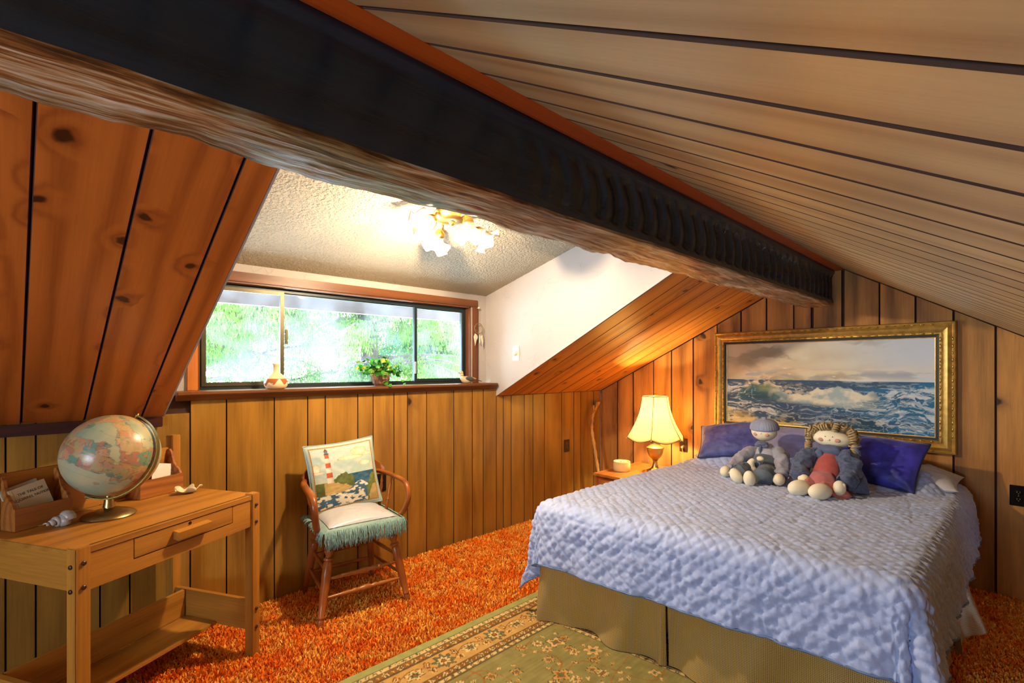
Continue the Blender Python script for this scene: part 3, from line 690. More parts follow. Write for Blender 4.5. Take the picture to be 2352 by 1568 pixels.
# globe
def globe():
    g = thing('desk_globe', 'large antique-toned desk globe on a brass base', 'globe', (.136, 2.475, .746))
    gb = MB().lathe([(.086, 0), (.088, .004), (.084, .010), (.06, .020), (.035, .028), (.016, .032), (.0155, .034), (.020, .036), (.017, .05), (.0145, .07), (.012, .082), (.004, .084)], 40)
    gb.build('base', M_BRASSB, g, ang=40)
    c = Vector((.010, .0, .238)); R = .158
    vd = Vector((.0678, .9977, 0)); rr = Vector((.9977, -.068, 0)); z = Vector((0, 0, 1))
    A = (z*math.cos(math.radians(27))+rr*math.sin(math.radians(27))).normalized()
    phi = math.radians(38)
    B = ((rr*math.cos(math.radians(27))-z*math.sin(math.radians(27)))*math.cos(phi)-vd*math.sin(phi)).normalized()
    D = A.cross(B)
    ni, nj = 220, 440
    la = np.linspace(-PI/2, PI/2, ni)[:, None]*np.ones((1, nj)); lo = np.linspace(0, 2*PI, nj)[None]*np.ones((ni, 1))
    px = np.cos(la)*np.cos(lo); py = np.cos(la)*np.sin(lo); pz = np.sin(la)
    def f3(s, seed, o=4):
        return (fbm(px*s+7, py*s+3, o, seed)+fbm(py*s+11, pz*s+5, o, seed+9)+fbm(pz*s+2, px*s+13, o, seed+17))/3
    land = f3(1.7, 40, 6)+.06*np.cos(la*2); lm = sstep(.495, .503, land)
    coast = np.exp(-((land-.499)/.004)**2)
    sea = s2l((180, 172, 132)); C = np.broadcast_to(sea, px.shape+(3,)).copy()
    C = mixc(C, s2l((146, 164, 136)), sstep(.42, .6, f3(2.2, 90)))
    wv_ = f3(5, 60, 3); cn = (np.floor(px*4+wv_*6)*7+np.floor(py*4+wv_*5)*13+np.floor(pz*4.5-wv_*5)*29).astype(int) % 5
    cols = pal((190, 140, 100), (172, 154, 104), (112, 142, 118), (190, 158, 112), (176, 118, 90))
    LC = np.zeros_like(C)
    for i in range(5): LC[cn == i] = cols[i]
    C = C*(1-lm[..., None])+LC*lm[..., None]
    C = mixc(C, s2l((40, 100, 110)), np.clip(coast, 0, 1)*.55)
    rv = np.exp(-((f3(6, 33)-.5)/.006)**2)*lm; C = mixc(C, s2l((70, 80, 70)), rv*.7)
    for gl in (np.abs(((lo*12/PI) % 1)-.5) > .492, np.abs(((la*12/PI+.5) % 1)-.5) < .008): C = mixc(C, s2l((140, 130, 100)), gl*.35)
    C = mixc(C, s2l((186, 150, 60)), (np.abs(la) < .012).astype(float)*.8)
    lab = ((np.abs(la-.05) < .012) | (np.abs(la+.35) < .010) | (np.abs(la-.55) < .01)) & (np.sin(lo*150) > -.2) & (np.abs(((lo*2.2) % 1)-.5) < .14)
    C = mixc(C, s2l((50, 50, 40)), lab*.7)
    rel = 1+.004*lm*(f3(12, 71)-.3)
    p = c[None, None] if False else None
    P = np.array(c)+R*(px[..., None]*rel[..., None]*np.array(B)+py[..., None]*rel[..., None]*np.array(D)+pz[..., None]*np.array(A))
    gridmesh('ball', P, colmat('printed globe map', .32, spec=.5, bump=.15, bs=60), g, C=C)
    arc = []
    for i in range(41):
        t = PI*i/40; arc.append(c+(A*math.cos(t)+B*math.sin(t))*(R+.012))
    mb = MB(); vs = []; fs = []
    for i, q in enumerate(arc):
        n = (q-c).normalized()
        for (a, b) in ((-.0085, -.002), (.0085, -.002), (.0085, .002), (-.0085, .002)): vs.append(q+D*a+n*b)
    for i in range(40):
        for j in range(4): fs.append((i*4+j, i*4+(j+1) % 4, i*4+4+(j+1) % 4, i*4+4+j))
    fs += [(0, 1, 2, 3), (160, 163, 162, 161)]
    mb.add(vs, fs).build('meridian', plain('aged brass arc', (150, 128, 66), .35, .9), g)
    MB().rod(c+A*(R-.002), c+A*(R+.022), [(.006, 0), (.004, .5), (.007, .7), (.003, 1)]).build('pole_knob', M_BRASS, g, ang=40)
    MB().rod(c-A*(R-.002), c-A*(R+.018), [(.012, 0), (.006, .5), (.004, 1)]).rod(c-A*(R+.012), (0, 0, .075), [(.008, 0), (.010, 1)]).build('pivot', M_BRASSB, g, ang=40)
globe()
# shells on the desk
def conch(label, loc, rz, s, m, name='seashell'):
    mb = MB(); pts = []; rad = []
    for i in range(60):
        t = i/59; a = t*5.5*2*PI; r = .022*(1-t)**1.3
        pts.append((t*.085-.04, r*math.cos(a), .020+r*math.sin(a)*.8)); rad.append(max(.0165*(1-t)**1.1*(1+.25*math.sin(t*48)), .001))
    mb.tube(pts, rad, 10)
    mb.v = [(p[0], p[1], max(p[2], .0)) for p in mb.v]
    o = mb.build(name, m, smooth=True); o.location = loc; o.rotation_euler = (0, 0, rz); o.scale = (s,)*3
    tag(o, label, 'shell'); return o
conch('spiral shell of white, brown and blue-grey lying before the left desk tray', (-.02, 2.43, .745), math.radians(205), 1.0, plain('shell nacre', (214, 204, 190), .3, var=.3, vs=60))
def scallop(loc):
    n, m = 14, 48; P = np.zeros((n, m, 3))
    for i in range(n):
        r = .004+.040*(i/(n-1))
        for j in range(m):
            a = 2*PI*j/(m-1); k = 1+.18*math.cos(5*a)*(i/(n-1))**2+.05*math.cos(13*a)*(i/(n-1))
            P[i, j] = (r*k*math.cos(a)*1.1, r*k*math.sin(a)*.8, .004+.020*(i/(n-1))**2*(1+.5*math.cos(5*a+1)))
    o = gridmesh('seashell', P, plain('cream shell', (240, 226, 180), .35, var=.1, vs=40), solid=.003); o.location = loc
    tag(o, 'ruffled cream shell on the right end of the desk', 'shell')
scallop((.428, 2.674, .745))

# ------------------------------------------------------------------ captain's chair with its two cushions
CH = (1.225, 2.66, 0); CRZ = math.radians(-6)
ch = thing('captains_chair', 'maple captain\'s chair with turned legs against the panelled wall', 'chair', CH, CRZ)
LP = [(.011, 0), (.013, .04), (.014, .08), (.012, .09), (.0155, .10), (.0155, .115), (.013, .125), (.018, .30), (.020, .55), (.019, .70), (.0145, .72), (.021, .735), (.021, .755), (.014, .77), (.0135, .79), (.022, .83), (.021, .86), (.0145, .875), (.020, .89), (.019, .95), (.017, 1)]
feet = {'fl': ((-.242, -.225), (-.165, -.155)), 'fr': ((.242, -.225), (.165, -.155)), 'bl': ((-.205, .225), (-.15, .14)), 'br': ((.205, .225), (.15, .14))}
LP = [(r*1.18, t) for r, t in LP]
for k, (f_, t_) in feet.items():
    MB().rod((f_[0], f_[1], .002), (t_[0], t_[1], .432), LP, 14).build('leg', M_CHAIR, ch, ang=45)
def at_leg(k, z):
    f_, t_ = feet[k]; t = z/.432; return (f_[0]+(t_[0]-f_[0])*t, f_[1]+(t_[1]-f_[1])*t, z)
SP = [(.007, 0), (.010, .2), (.012, .30), (.009, .33), (.014, .36), (.014, .39), (.010, .41), (.016, .46), (.017, .5), (.016, .54), (.010, .59), (.014, .61), (.014, .64), (.009, .67), (.012, .70), (.010, .8), (.007, 1)]
PL = [(.007, 0), (.011, .5), (.007, 1)]
for a, b, z, pr in (('fl', 'fr', .135, SP), ('fl', 'fr', .225, SP), ('bl', 'br', .13, PL), ('bl', 'br', .235, PL), ('fl', 'bl', .155, PL), ('fl', 'bl', .26, PL), ('fr', 'br', .155, PL), ('fr', 'br', .26, PL)):
    MB().rod(at_leg(a, z), at_leg(b, z), pr, 10).build('stretcher', M_CHAIRS if pr is SP else M_CHAIR, ch, ang=45)
seat = MB(); ns = 40; prof = []
def sq(a, w, d, p=3.2):
    c, s = math.cos(a), math.sin(a); return (w*abs(c)**(2/p)*(1 if c > 0 else -1), d*abs(s)**(2/p)*(1 if s > 0 else -1))
layers = [(.205, .185, .428), (.222, .202, .433), (.228, .208, .442), (.224, .204, .453), (.205, .185, .457), (.10, .09, .450), (.01, .01, .449)]
vs = []; fs = []
for w, d, z in layers:
    for j in range(ns): x, y = sq(2*PI*j/ns, w, d); vs.append((x, y, z))
for i in range(len(layers)-1):
    for j in range(ns): fs.append((i*ns+j, i*ns+(j+1) % ns, (i+1)*ns+(j+1) % ns, (i+1)*ns+j))
fs += [tuple(range(ns))[::-1], tuple(range((len(layers)-1)*ns, len(layers)*ns))]
seat.add(vs, fs).build('seat', M_CHAIRS, ch, ang=50)
def spline(pts, n=60):
    pts = [Vector(p) for p in pts]; out = []; P = [pts[0]]+pts+[pts[-1]]
    for i in range(1, len(P)-2):
        for k in range(n//(len(pts)-1)+1):
            t = k/(n//(len(pts)-1)+1); a, b, c, d = P[i-1], P[i], P[i+1], P[i+2]
            out.append(.5*((2*b)+(c-a)*t+(2*a-5*b+4*c-d)*t*t+(-a+3*b-3*c+d)*t**3))
    out.append(pts[-1]); return out
arm = [(-.222, -.12, .452), (-.243, -.165, .50), (-.258, -.195, .57), (-.262, -.185, .63), (-.262, -.13, .664), (-.255, 0, .672), (-.235, .12, .678), (-.17, .205, .69), (-.08, .24, .70), (0, .247, .70)]
arm = arm+[(-x, y, z) for x, y, z in arm[-2::-1]]
MB().tube(spline(arm, 100), .0185, 10, flat=.75).build('arm_rail', M_CHAIR, ch, smooth=True)
cr_ = MB(); cv = []; cf = []
K = 24
for i in range(K+1):
    t = -1+2*i/K; x = .242*t; yb = .247-.118*t*t; hz = .768-.055*abs(t)**7-.004*t*t
    for (dy, z) in ((-.011, .692), (.011, .692), (.012, hz-.004), (.004, hz), (-.008, hz-.003)): cv.append((x, yb+dy, z))
for i in range(K):
    for j in range(5): cf.append((i*5+j, i*5+(j+1) % 5, i*5+5+(j+1) % 5, i*5+5+j))
cf += [tuple(range(5))[::-1], tuple(range(K*5, K*5+5))]
cr_.add(cv, cf).build('crest_rail', M_CHAIR, ch, ang=60)
SPN = [(.006, 0), (.009, .1), (.011, .28), (.007, .34), (.011, .37), (.007, .40), (.007, .5), (.0115, .62), (.007, .74), (.010, .78), (.006, .83), (.008, .92), (.006, 1)]
for (bx, by, tx, ty, tz) in ((-.20, .0, -.253, .03, .67), (-.19, .08, -.232, .125, .675), (.20, .0, .253, .03, .67), (.19, .08, .232, .125, .675), (-.12, .165, -.135, .222, .69), (-.04, .18, -.045, .243, .695), (.04, .18, .045, .243, .695), (.12, .165, .135, .222, .69)):
    MB().rod((bx, by, .452), (tx, ty, tz), SPN, 10).build('spindle', M_CHAIR, ch, ang=50)

def pillow_grid(w, h, T, n=70, p=2.6, pull=.05, wr=.004, seed=0, sag=0):
    u = np.linspace(-1, 1, n); U, V = np.meshgrid(u, u, indexing='ij')
    th = T/2*(np.clip(1-np.abs(U)**p, 0, 1)**.55)*(np.clip(1-np.abs(V)**p, 0, 1)**.55)
    sx = 1-pull*(1-np.abs(V)**1.5)*np.abs(U)**2*1.0; sy = 1-pull*(1-np.abs(U)**1.5)*np.abs(V)**2
    # corners stay out, edges pull in
    X = U*w/2*(1-pull*(1-V**2)*(U**2)); Z = V*h/2*(1-pull*(1-U**2)*(V**2))
    N = np.array([[mnoise.noise(Vector((a*3, b*3, seed)))+.5*mnoise.noise(Vector((a*7, b*7, seed+3))) for b in u] for a in u])
    return U, V, X, Z, th, N*wr*np.clip(1-np.maximum(abs(U), abs(V))**6, 0, 1)
def pillow(name, w, h, T, mat, label, cat, M, C=None, pipe=None, pm=None, n=70, wr=.004, seed=0, pull=.06, fp=None, mat2=None):
    t = thing(name, label, cat, group='pillows'); t.matrix_world = M; t.location = M.translation; t.rotation_euler = M.to_euler()
    U, V, X, Z, th, N = pillow_grid(w, h, T, n, seed=seed, wr=wr, pull=pull)
    front = np.stack([X, -th-N, Z], -1); back = np.stack([X, th+N, Z], -1)
    Cf = C(U*.5+.5, V*.5+.5) if C else None
    gridmesh('front_panel', front, mat, t, C=Cf); gridmesh('back_panel', back[::-1], mat2 or mat, t)
    if pipe:
        ring = [front[i, 0] for i in range(0, n, 3)]+[front[-1, j] for j in range(0, n, 3)]+[front[i, -1] for i in range(n-1, -1, -3)]+[front[0, j] for j in range(n-1, -1, -3)]
        ring = [Vector(q) for q in ring]; ring.append(ring[0])
        MB().tube(ring, pipe, 8, cap=False).build('piping', pm, t, smooth=True)
    return t
CM = Matrix.Translation(CH) @ Matrix.Rotation(CRZ, 4, 'Z')
def lighthouse(U, V):
    n1 = fbm(U*7, V*9, 5, 3); n2 = fbm(U*26, V*26, 4, 8); n3 = fbm(U*14, V*40, 4, 12)
    C = np.broadcast_to(s2l((176, 196, 184)), U.shape+(3,)).copy()
    C = mixc(C, s2l((196, 206, 190)), sstep(.4, .6, n1))
    def cloud(cx, cy, rx, ry):
        nonlocal C
        d = ((U-cx)/rx)**2+((V-cy)/ry)**2+(n2-.5)*1.1
        C = mixc(C, s2l((222, 204, 160)), 1-sstep(.8, .95, d)); C = mixc(C, s2l((168, 148, 110)), np.exp(-((d-.88)/.07)**2)*.8)
        C = mixc(C, s2l((240, 228, 196)), 1-sstep(.1, .5, d))
    cloud(.74, .80, .13, .085); cloud(.60, .735, .20, .035); cloud(.86, .755, .1, .03); cloud(.80, .625, .10, .035); cloud(.10, .64, .06, .07); cloud(.12, .58, .1, .02)
    sea = (V < .50) & (U > .5); C = np.where(sea[..., None], s2l((52, 92, 116))+(n3[..., None]-.5)*.12, C)
    C = np.where(((V < .30))[..., None], s2l((70, 104, 124)), C)
    hill = .43+.10*np.exp(-((U-.46)/.13)**2)+.02*(n2-.5)*3
    C = np.where(((V < hill) & (U < .60) & (V > .18))[..., None], s2l((92, 100, 48))*(.6+.9*n2[..., None]), C)
    clf = (V < .37+.06*np.sin(U*7)+(n2-.5)*.08) & (U > .18) & (U < .6) & (V > .16); C = np.where(clf[..., None], s2l((188, 158, 98))*(.7+.6*n3[..., None]), C)
    h2 = .18+.28*sstep(.72, .90, U)-.05*sstep(.93, 1, U)
    C = np.where(((V < h2) & (U > .72))[..., None], s2l((104, 112, 50))*(.55+1.0*n2[..., None]), C)
    C = np.where(((V < h2-.17) & (U > .8))[..., None], s2l((180, 150, 92))*(.7+.6*n2[..., None]), C)
    fo = (V < .26+.12*np.exp(-((U-.68)/.13)**2)) & (U > .04) & ~((V < h2) & (U > .78))
    fm = sstep(.47, .56, fbm(U*18+2*n1, V*30, 4, 31)); F = s2l((60, 96, 120))*(1-fm[..., None])+s2l((226, 216, 190))*fm[..., None]
    C = np.where(fo[..., None], F, C)
    # tower
    lx = .27; hw = .028+.016*(1-sstep(.45, .86, V)); tw = (np.abs(U-lx) < hw) & (V > .42) & (V < .86)
    stripe = np.where(((V-.42)/.072 % 2) < 1, 0, 1); T_ = np.where(stripe[..., None] == 0, s2l((226, 212, 190)), s2l((196, 92, 60)))
    C = np.where(tw[..., None], T_*(1-.35*np.clip((U-lx)/.04, 0, 1))[..., None], C)
    C = np.where(((np.abs(U-lx) < .034) & (V > .835) & (V < .85))[..., None], s2l((50, 60, 60)), C)
    C = np.where(((np.abs(U-lx) < .022) & (V > .85) & (V < .89))[..., None], s2l((90, 120, 120)), C)
    C = np.where(((np.abs(U-lx) < .03*(1-(V-.89)/.045)) & (V >= .89) & (V < .93))[..., None], s2l((120, 60, 50)), C)
    bd = np.minimum(np.minimum(U, 1-U), np.minimum(V, 1-V)); C = np.where((bd < .05)[..., None], s2l((172, 192, 182)), C)
    C = np.where(((bd > .045) & (bd < .065))[..., None], s2l((176, 130, 60))*(.7+.5*(np.sin((U+V)*200) > 0)[..., None]), C)
    return C*(.9+.2*((np.sin(U*500)*np.sin(V*500)))[..., None]*.5)
pillow('throw_pillow', .41, .40, .10, colmat('tapestry', .85, bump=.5, bs=420), 'square tapestry pillow showing a striped lighthouse, propped on the chair', 'pillow',
       CM @ Matrix.Translation((-.015, .105, .695)) @ Matrix.Rotation(math.radians(-14), 4, 'X') @ Matrix.Rotation(math.radians(-4), 4, 'Y'), C=lighthouse, n=170, pipe=.005, pm=plain('blue pillow edge', (150, 176, 172), .8), mat2=plain('velvet pillow back', (60, 80, 110), .8))
# seat cushion with fringe
sc_ = thing('seat_cushion', 'pale satin seat cushion with aqua fringe on the captain\'s chair', 'cushion', (CH[0], CH[1], .458), CRZ)
U, V, X, Z, th, N = pillow_grid(.40, .37, .085, 60, seed=4, wr=.003, pull=.04)
Yc = -.02
gridmesh('satin_cover', np.stack([X*.93, Z*.93+Yc, .030+th*1.0+N], -1), plain('pale satin', (196, 194, 196), .3, bump=.05, sheen=.3, var=.05), sc_)
gridmesh('cushion_underside', np.stack([X*.93, Z*.93+Yc, .030-th*.6], -1)[::-1], plain('aqua lining', (140, 170, 164), .8), sc_)
u = np.linspace(-1, 1, 60); U2, V2 = np.meshgrid(u, u, indexing='ij'); rim = np.maximum(abs(U2), abs(V2))
bz = .026+.018*np.clip(1-rim**4, 0, 1)*0-.012*sstep(.85, 1, rim)
gridmesh('border', np.stack([U2*.218, V2*.20+Yc, bz+.002*np.sin(U2*40)*np.cos(V2*37)], -1), plain('aqua border', (150, 176, 168), .8, bump=.3), sc_, solid=.006)
fr = MB(); rr_ = random.Random(3)
def strand(x, y, dx, dy, drop):
    pts = [(x, y, .022), (x+dx*.4, y+dy*.4, .016)]
    for k in range(1, 5): pts.append((x+dx*(.6+.1*k)+rr_.uniform(-.003, .003), y+dy*(.6+.1*k)+rr_.uniform(-.003, .003), .012-drop*k/4))
    fr.tube(pts, [.0022, .003, .0032, .003, .0028, .0022], 5)
for i in range(150):
    t = -1+2*i/149; strand(t*.216, -.20+Yc, rr_.uniform(-.008, .008), -.022+rr_.uniform(-.008, .004), rr_.uniform(.055, .085))
for sgn in (-1, 1):
    for i in range(70):
        t = -1+1.9*i/69; strand(sgn*.217, t*.2+Yc, sgn*(.016+rr_.uniform(0, .012)), rr_.uniform(-.006, .006), rr_.uniform(.0, .02) if t > -.6 else rr_.uniform(.03, .06))
tag(fr.build('fringe', plain('aqua yarn', (150, 188, 178), .85, var=.25, vs=90), sc_, smooth=True), kind='stuff')

# ------------------------------------------------------------------ things on the window sill
SZ = 1.2065
vm, nt, b_ = newmat('glazed stoneware'); tc = nd(nt, 'ShaderNodeTexCoord'); sp = nd(nt, 'ShaderNodeSeparateXYZ', {0: tc.outputs['Object']}).outputs
ang_ = mth(nt, 'ARCTAN2', sp['Y'], sp['X'])
drip = mth(nt, 'ADD', mth(nt, 'MULTIPLY', mth(nt, 'SINE', mth(nt, 'MULTIPLY', ang_, 7.0)), .012), mth(nt, 'MULTIPLY', mth(nt, 'SINE', mth(nt, 'MULTIPLY', ang_, 3.0)), .010))
lo_ = mth(nt, 'GREATER_THAN', sp['Z'], mth(nt, 'ADD', drip, .036)); hi_ = mth(nt, 'LESS_THAN', sp['Z'], .060)
nt.links.new(mixrgb(nt, mth(nt, 'MULTIPLY', lo_, hi_), L4((226, 200, 152)), L4((164, 92, 40))), b_.inputs['Base Color']); b_.inputs['Roughness'].default_value = .2
vase = MB().lathe([(.040, 0), (.052, .004), (.062, .02), (.064, .035), (.058, .056), (.045, .074), (.028, .088), (.0185, .098), (.0165, .12), (.019, .138), (.0255, .147), (.0235, .147), (.016, .135), (.013, .1), (.01, .09)], 48).build('vase', vm, smooth=True)
vase.location = (.91, 2.985, SZ); tag(vase, 'squat cream stoneware vase with brown drip band on the window sill', 'vase')
def plant():
    p = thing('potted_plant', 'small leafy green plant in a wire basket on the window sill', 'plant', (1.574, 2.985, SZ))
    wb = MB()
    for k in range(16):
        a = 2*PI*k/16; wb.tube([(.046*math.cos(a), .046*math.sin(a), .002), (.060*math.cos(a+.12), .060*math.sin(a+.12), .045), (.070*math.cos(a), .070*math.sin(a), .085)], .0012, 5)
    for r, z in ((.046, .003), (.052, .02), (.059, .045), (.065, .067), (.070, .085)):
        wb.tube([(r*math.cos(2*PI*i/32), r*math.sin(2*PI*i/32), z) for i in range(33)], .0014, 5, cap=False)
    wb.build('basket', plain('pewter wire', (120, 112, 104), .4, .7), p, smooth=True)
    MB().lathe([(.040, .002), (.052, .03), (.060, .07), (.052, .078), (.01, .082)], 20, mod=lambda i, th, r, z: (r*(1+.06*math.sin(9*th+i)), z)).build('moss_liner', plain('coir moss', (170, 120, 84), .95, bump=1, bs=80, var=.3), p, smooth=True)
    r = random.Random(11); leafm = translucent('round leaf', (66, 150, 34), .35, .4); leafy = translucent('yellow leaf', (150, 170, 60), .35, .4); leafd = translucent('deep leaf', (22, 92, 40), .3, .4)
    pr = [MB(), MB(), MB()]
    for q in pr:
        vs = [(0, 0, 0)]; n = 12
        for i in range(n): a = 2*PI*i/n; rr = .0125*(1+.08*math.cos(5*a)); vs.append((rr*math.cos(a)+.0125, rr*math.sin(a), .0025*math.cos(2*a)-.001))
        vs.append((.0125, 0, .0025)); q.add(vs, [(1+i, 1+(i+1) % n, n+1) for i in range(n)])
    mes = [q.mesh('leaf', m) for q, m in zip(pr, (leafm, leafy, leafd))]
    st = MB(); stems = []
    for k in range(54):
        a = r.uniform(0, 2*PI); L = r.uniform(.06, .165); el = r.uniform(.25, 1.5)
        pts = [Vector((.03*math.cos(a), .03*math.sin(a), .075))]
        d = Vector((math.cos(a)*math.cos(el)*1.2, math.sin(a)*math.cos(el)*.62, math.sin(el)))
        for i in range(6): pts.append(pts[-1]+d*L/6+Vector((r.uniform(-.004, .004), r.uniform(-.004, .004), 0))); d.z -= .12
        stems.append(pts)
    tr = [Vector((.03, -.01, .085)), Vector((.08, -.01, .105)), Vector((.115, -.015, .095)), Vector((.135, -.02, .065)), Vector((.150, -.02, .035)), Vector((.162, -.022, .012))]
    stems.append(tr); stems.append([q+Vector((-.008, .02, .004)) for q in tr[:4]]); stems.append([Vector((.0, -.05, .08)), Vector((.0, -.075, .06)), Vector((.01, -.082, .03)), Vector((.015, -.086, .01))])
    for pts in stems:
        st.tube(pts, .0010, 4)
        for i in range(1, len(pts)):
            if r.random() < .12: continue
            o = link('leaf', mes[0 if (u_ := r.random()) < .55 else (1 if u_ < .72 else 2)], p)
            s = r.uniform(.8, 1.35); o.location = pts[i]; o.rotation_euler = (r.uniform(.2, 1.5), r.uniform(-.6, .6), r.uniform(0, 2*PI)); o.scale = (s, s, s)
    st.build('stem', plain('stem green', (80, 110, 50), .6), p)
plant()
def bird():
    g = thing('bird_figurine', 'carved dove figurine at the right end of the window sill', 'figurine', (2.33, 3.0, SZ), math.radians(-8))
    cream, org, dk = plain('bird cream', (206, 184, 150), .5, var=.1), plain('bird tan', (196, 128, 58), .5), plain('bird wing', (88, 92, 84), .5, var=.35, vs=120)
    MB().tube([(-.050, 0, .062), (-.052, 0, .058), (-.048, 0, .045), (-.036, 0, .032), (-.010, 0, .027), (.025, 0, .030), (.055, 0, .034), (.066, 0, .034)], [.004, .015, .020, .027, .030, .024, .013, .006], 16).build('body', cream, g, smooth=True)
    MB().ball((-.058, 0, .084), (.0175, .015, .016)).tube([(-.056, 0, .078), (-.051, 0, .06)], [.012, .016], 12).build('head', cream, g, smooth=True)
    MB().rod((-.073, 0, .084), (-.086, 0, .081), [(.004, 0), (.001, 1)], 8).build('beak', dk, g)
    for s in (-1, 1):
        MB().ball((.006, s*.026, .036), (.040, .008, .018), Matrix.Rotation(.15, 4, 'Y')).build('wing', dk, g, smooth=True)
        MB().ball((-.063, s*.0135, .088), .0018, n=8).build('eye', M_BLACK, g)
    MB().ball((.052, 0, .034), (.025, .018, .012)).build('rump', org, g, smooth=True)
    MB().box((.088, 0, .026), (.062, .018, .005), Matrix.Rotation(.22, 4, 'Y') @ Matrix.Translation((0, 0, .016))).build('tail', dk, g)
    MB().box((0, 0, .003), (.03, .02, .006)).build('foot', cream, g)
bird()
def dreamcatcher():
    g = thing('dreamcatcher', 'small willow dreamcatcher with feathers hanging from the window casing', 'dreamcatcher', (2.474, 3.035, 1.815))
    tanm, wh = plain('willow', (150, 116, 70), .6), plain('feather', (226, 214, 194), .7, var=.12, vs=80)
    MB().ball((0, .004, 0), .009, n=12).rod((0, .004, 0), (0, .028, 0), [(.003, 0), (.003, 1)]).build('push_pin', M_IVORY, g, smooth=True)
    c = Vector((-.004, 0, -.168)); R = .042
    MB().tube([c+Vector((R*math.cos(2*PI*i/36), 0, R*math.sin(2*PI*i/36))) for i in range(37)], .0026, 8, cap=False).build('hoop', tanm, g, smooth=True)
    w = MB()
    for r1, s in ((R, 0), (R*.68, .4), (R*.42, .8)):
        for k in range(8):
            a = 2*PI*k/8+s; b = a+2*PI/8; m_ = (a+b)/2
            w.tube([c+Vector((r1*math.cos(a), 0, r1*math.sin(a))), c+Vector((r1*.76*math.cos(m_), 0, r1*.76*math.sin(m_))), c+Vector((r1*math.cos(b), 0, r1*math.sin(b)))], .0006, 4)
    w.tube([(0, 0, 0), c+Vector((0, 0, R))], .0012, 5).build('cord', tanm, g)
    for (x, z0, L) in ((-.040, -.205, .105), (-.026, -.212, .05), (.034, -.205, .11), (.030, -.215, .06)):
        MB().tube([(x, 0, z0+.02), (x, 0, z0)], .0008, 4).ball((x, 0, z0), .0035, n=8).build('bead', M_BLACK, g, smooth=True)
        MB().tube([(x, 0, z0-.003), (x-.004, 0, z0-L*.3), (x+.003, 0, z0-L*.6), (x, 0, z0-L)], [.003, .013, .012, .002], 10, flat=.3).wrinkle(.003, 90).build('feather', wh, g, smooth=True)
    MB().rod((.006, 0, -.222), (.006, 0, -.285), [(.0035, 0), (.0035, 1)]).build('tube_bead', M_IVORY, g)
dreamcatcher()

# ------------------------------------------------------------------ switch and sockets
def outlet(name, loc, rot, label, mat, slots=True):
    g = thing(name, label, 'outlet' if slots else 'switch', group='wall outlets' if slots else None); g.location = loc; g.rotation_euler = rot   # local -Y faces the room
    MB().box((0, -.003, 0), (.072, .006, .117), ch=.002).build('cover_plate', mat, g, ang=30)
    if slots:
        dk = plain('slot', (10, 10, 10), .5)
        for z in (-.020, .020):
            f = MB().lathe([(.0165, 0), (.0165, .002), (.015, .003)], 20, Matrix.Translation((0, -.006, z)) @ Matrix.Rotation(PI/2, 4, 'X')).build('socket', mat, g, ang=40)
            MB().box((-.006, -.0092, z+.002), (.0022, .001, .009)).box((.006, -.0092, z+.002), (.0022, .001, .008)).box((0, -.0092, z-.008), (.004, .001, .004)).build('slot', plain('slot glint', (150, 130, 100), .4, .6), f)
        MB().lathe([(.003, 0), (.002, .0012)], 10, Matrix.Translation((0, -.006, 0)) @ Matrix.Rotation(PI/2, 4, 'X')).build('screw', M_BRASS, g)
    else:
        MB().lathe([(.019, 0), (.0185, .012), (.016, .020), (.0135, .022)], 28, Matrix.Translation((0, -.006, 0)) @ Matrix.Rotation(PI/2, 4, 'X')).build('dimmer_knob', M_IVORY, g, ang=40)
        for z in (-.03, .03): MB().lathe([(.003, 0), (.002, .0012)], 10, Matrix.Translation((0, -.006, z)) @ Matrix.Rotation(PI/2, 4, 'X')).build('screw', M_BRASS, g)
    return g
outlet('wall_switch', (X1C, 2.714, 1.442), (0, 0, -PI/2), 'ivory dimmer switch plate with round knob on the white plaster wall', M_IVORY, False)
outlet('wall_outlet', (3.46, Y_KNEE-.001, .598), (0, 0, 0), 'brown outlet plate on the panelled wall left of the walking stick', M_BROWNP)
outlet('wall_outlet', (1.559, Y_KNEE-.001, .564), (0, 0, 0), 'black outlet plate behind the captain\'s chair', plain('black plate', (18, 16, 14), .35))
outlet('wall_outlet', (X_GAB-.001, 2.062, .650), (0, 0, -PI/2), 'brown outlet plate between the table lamp and the bed, with a plug in it', M_BROWNP)
outlet('wall_outlet', (X_GAB-.001, .03, .597), (0, 0, -PI/2), 'dark outlet plate on the plank wall right of the bed', plain('dark plate', (22, 14, 10), .7, spec=.1))

# ------------------------------------------------------------------ walking stick
stk = MB().tube(spline([(3.70, 2.72, .03), (3.708, 2.76, .30), (3.700, 2.80, .55), (3.712, 2.845, .74), (3.75, 2.868, .86), (3.80, 2.88, .915), (3.835, 2.885, .955)], 90),
    [.015+.0025*math.sin(i*.9)+.0018*math.sin(i*2.3) for i in range(len(spline([(3.70, 2.72, .03), (3.708, 2.76, .30), (3.700, 2.80, .55), (3.712, 2.845, .74), (3.75, 2.868, .86), (3.80, 2.88, .915), (3.835, 2.885, .955)], 90)))], 10)
stk.tube([(3.825, 2.884, .945), (3.85, 2.888, .975), (3.885, 2.89, .983), (3.91, 2.89, .978)], [.017, .024, .015, .006], 10).tube([(3.775, 2.872, .90), (3.765, 2.868, .945), (3.762, 2.866, .965)], [.011, .008, .010], 8)
so = stk.build('walking_stick', wood('stripped branch', (196, 150, 84), (120, 76, 34), axis='Z', ring=12, bump=.8), smooth=True)
tag(so, 'crooked stripped-wood walking stick leaning in the corner of the panelling', 'walking stick')

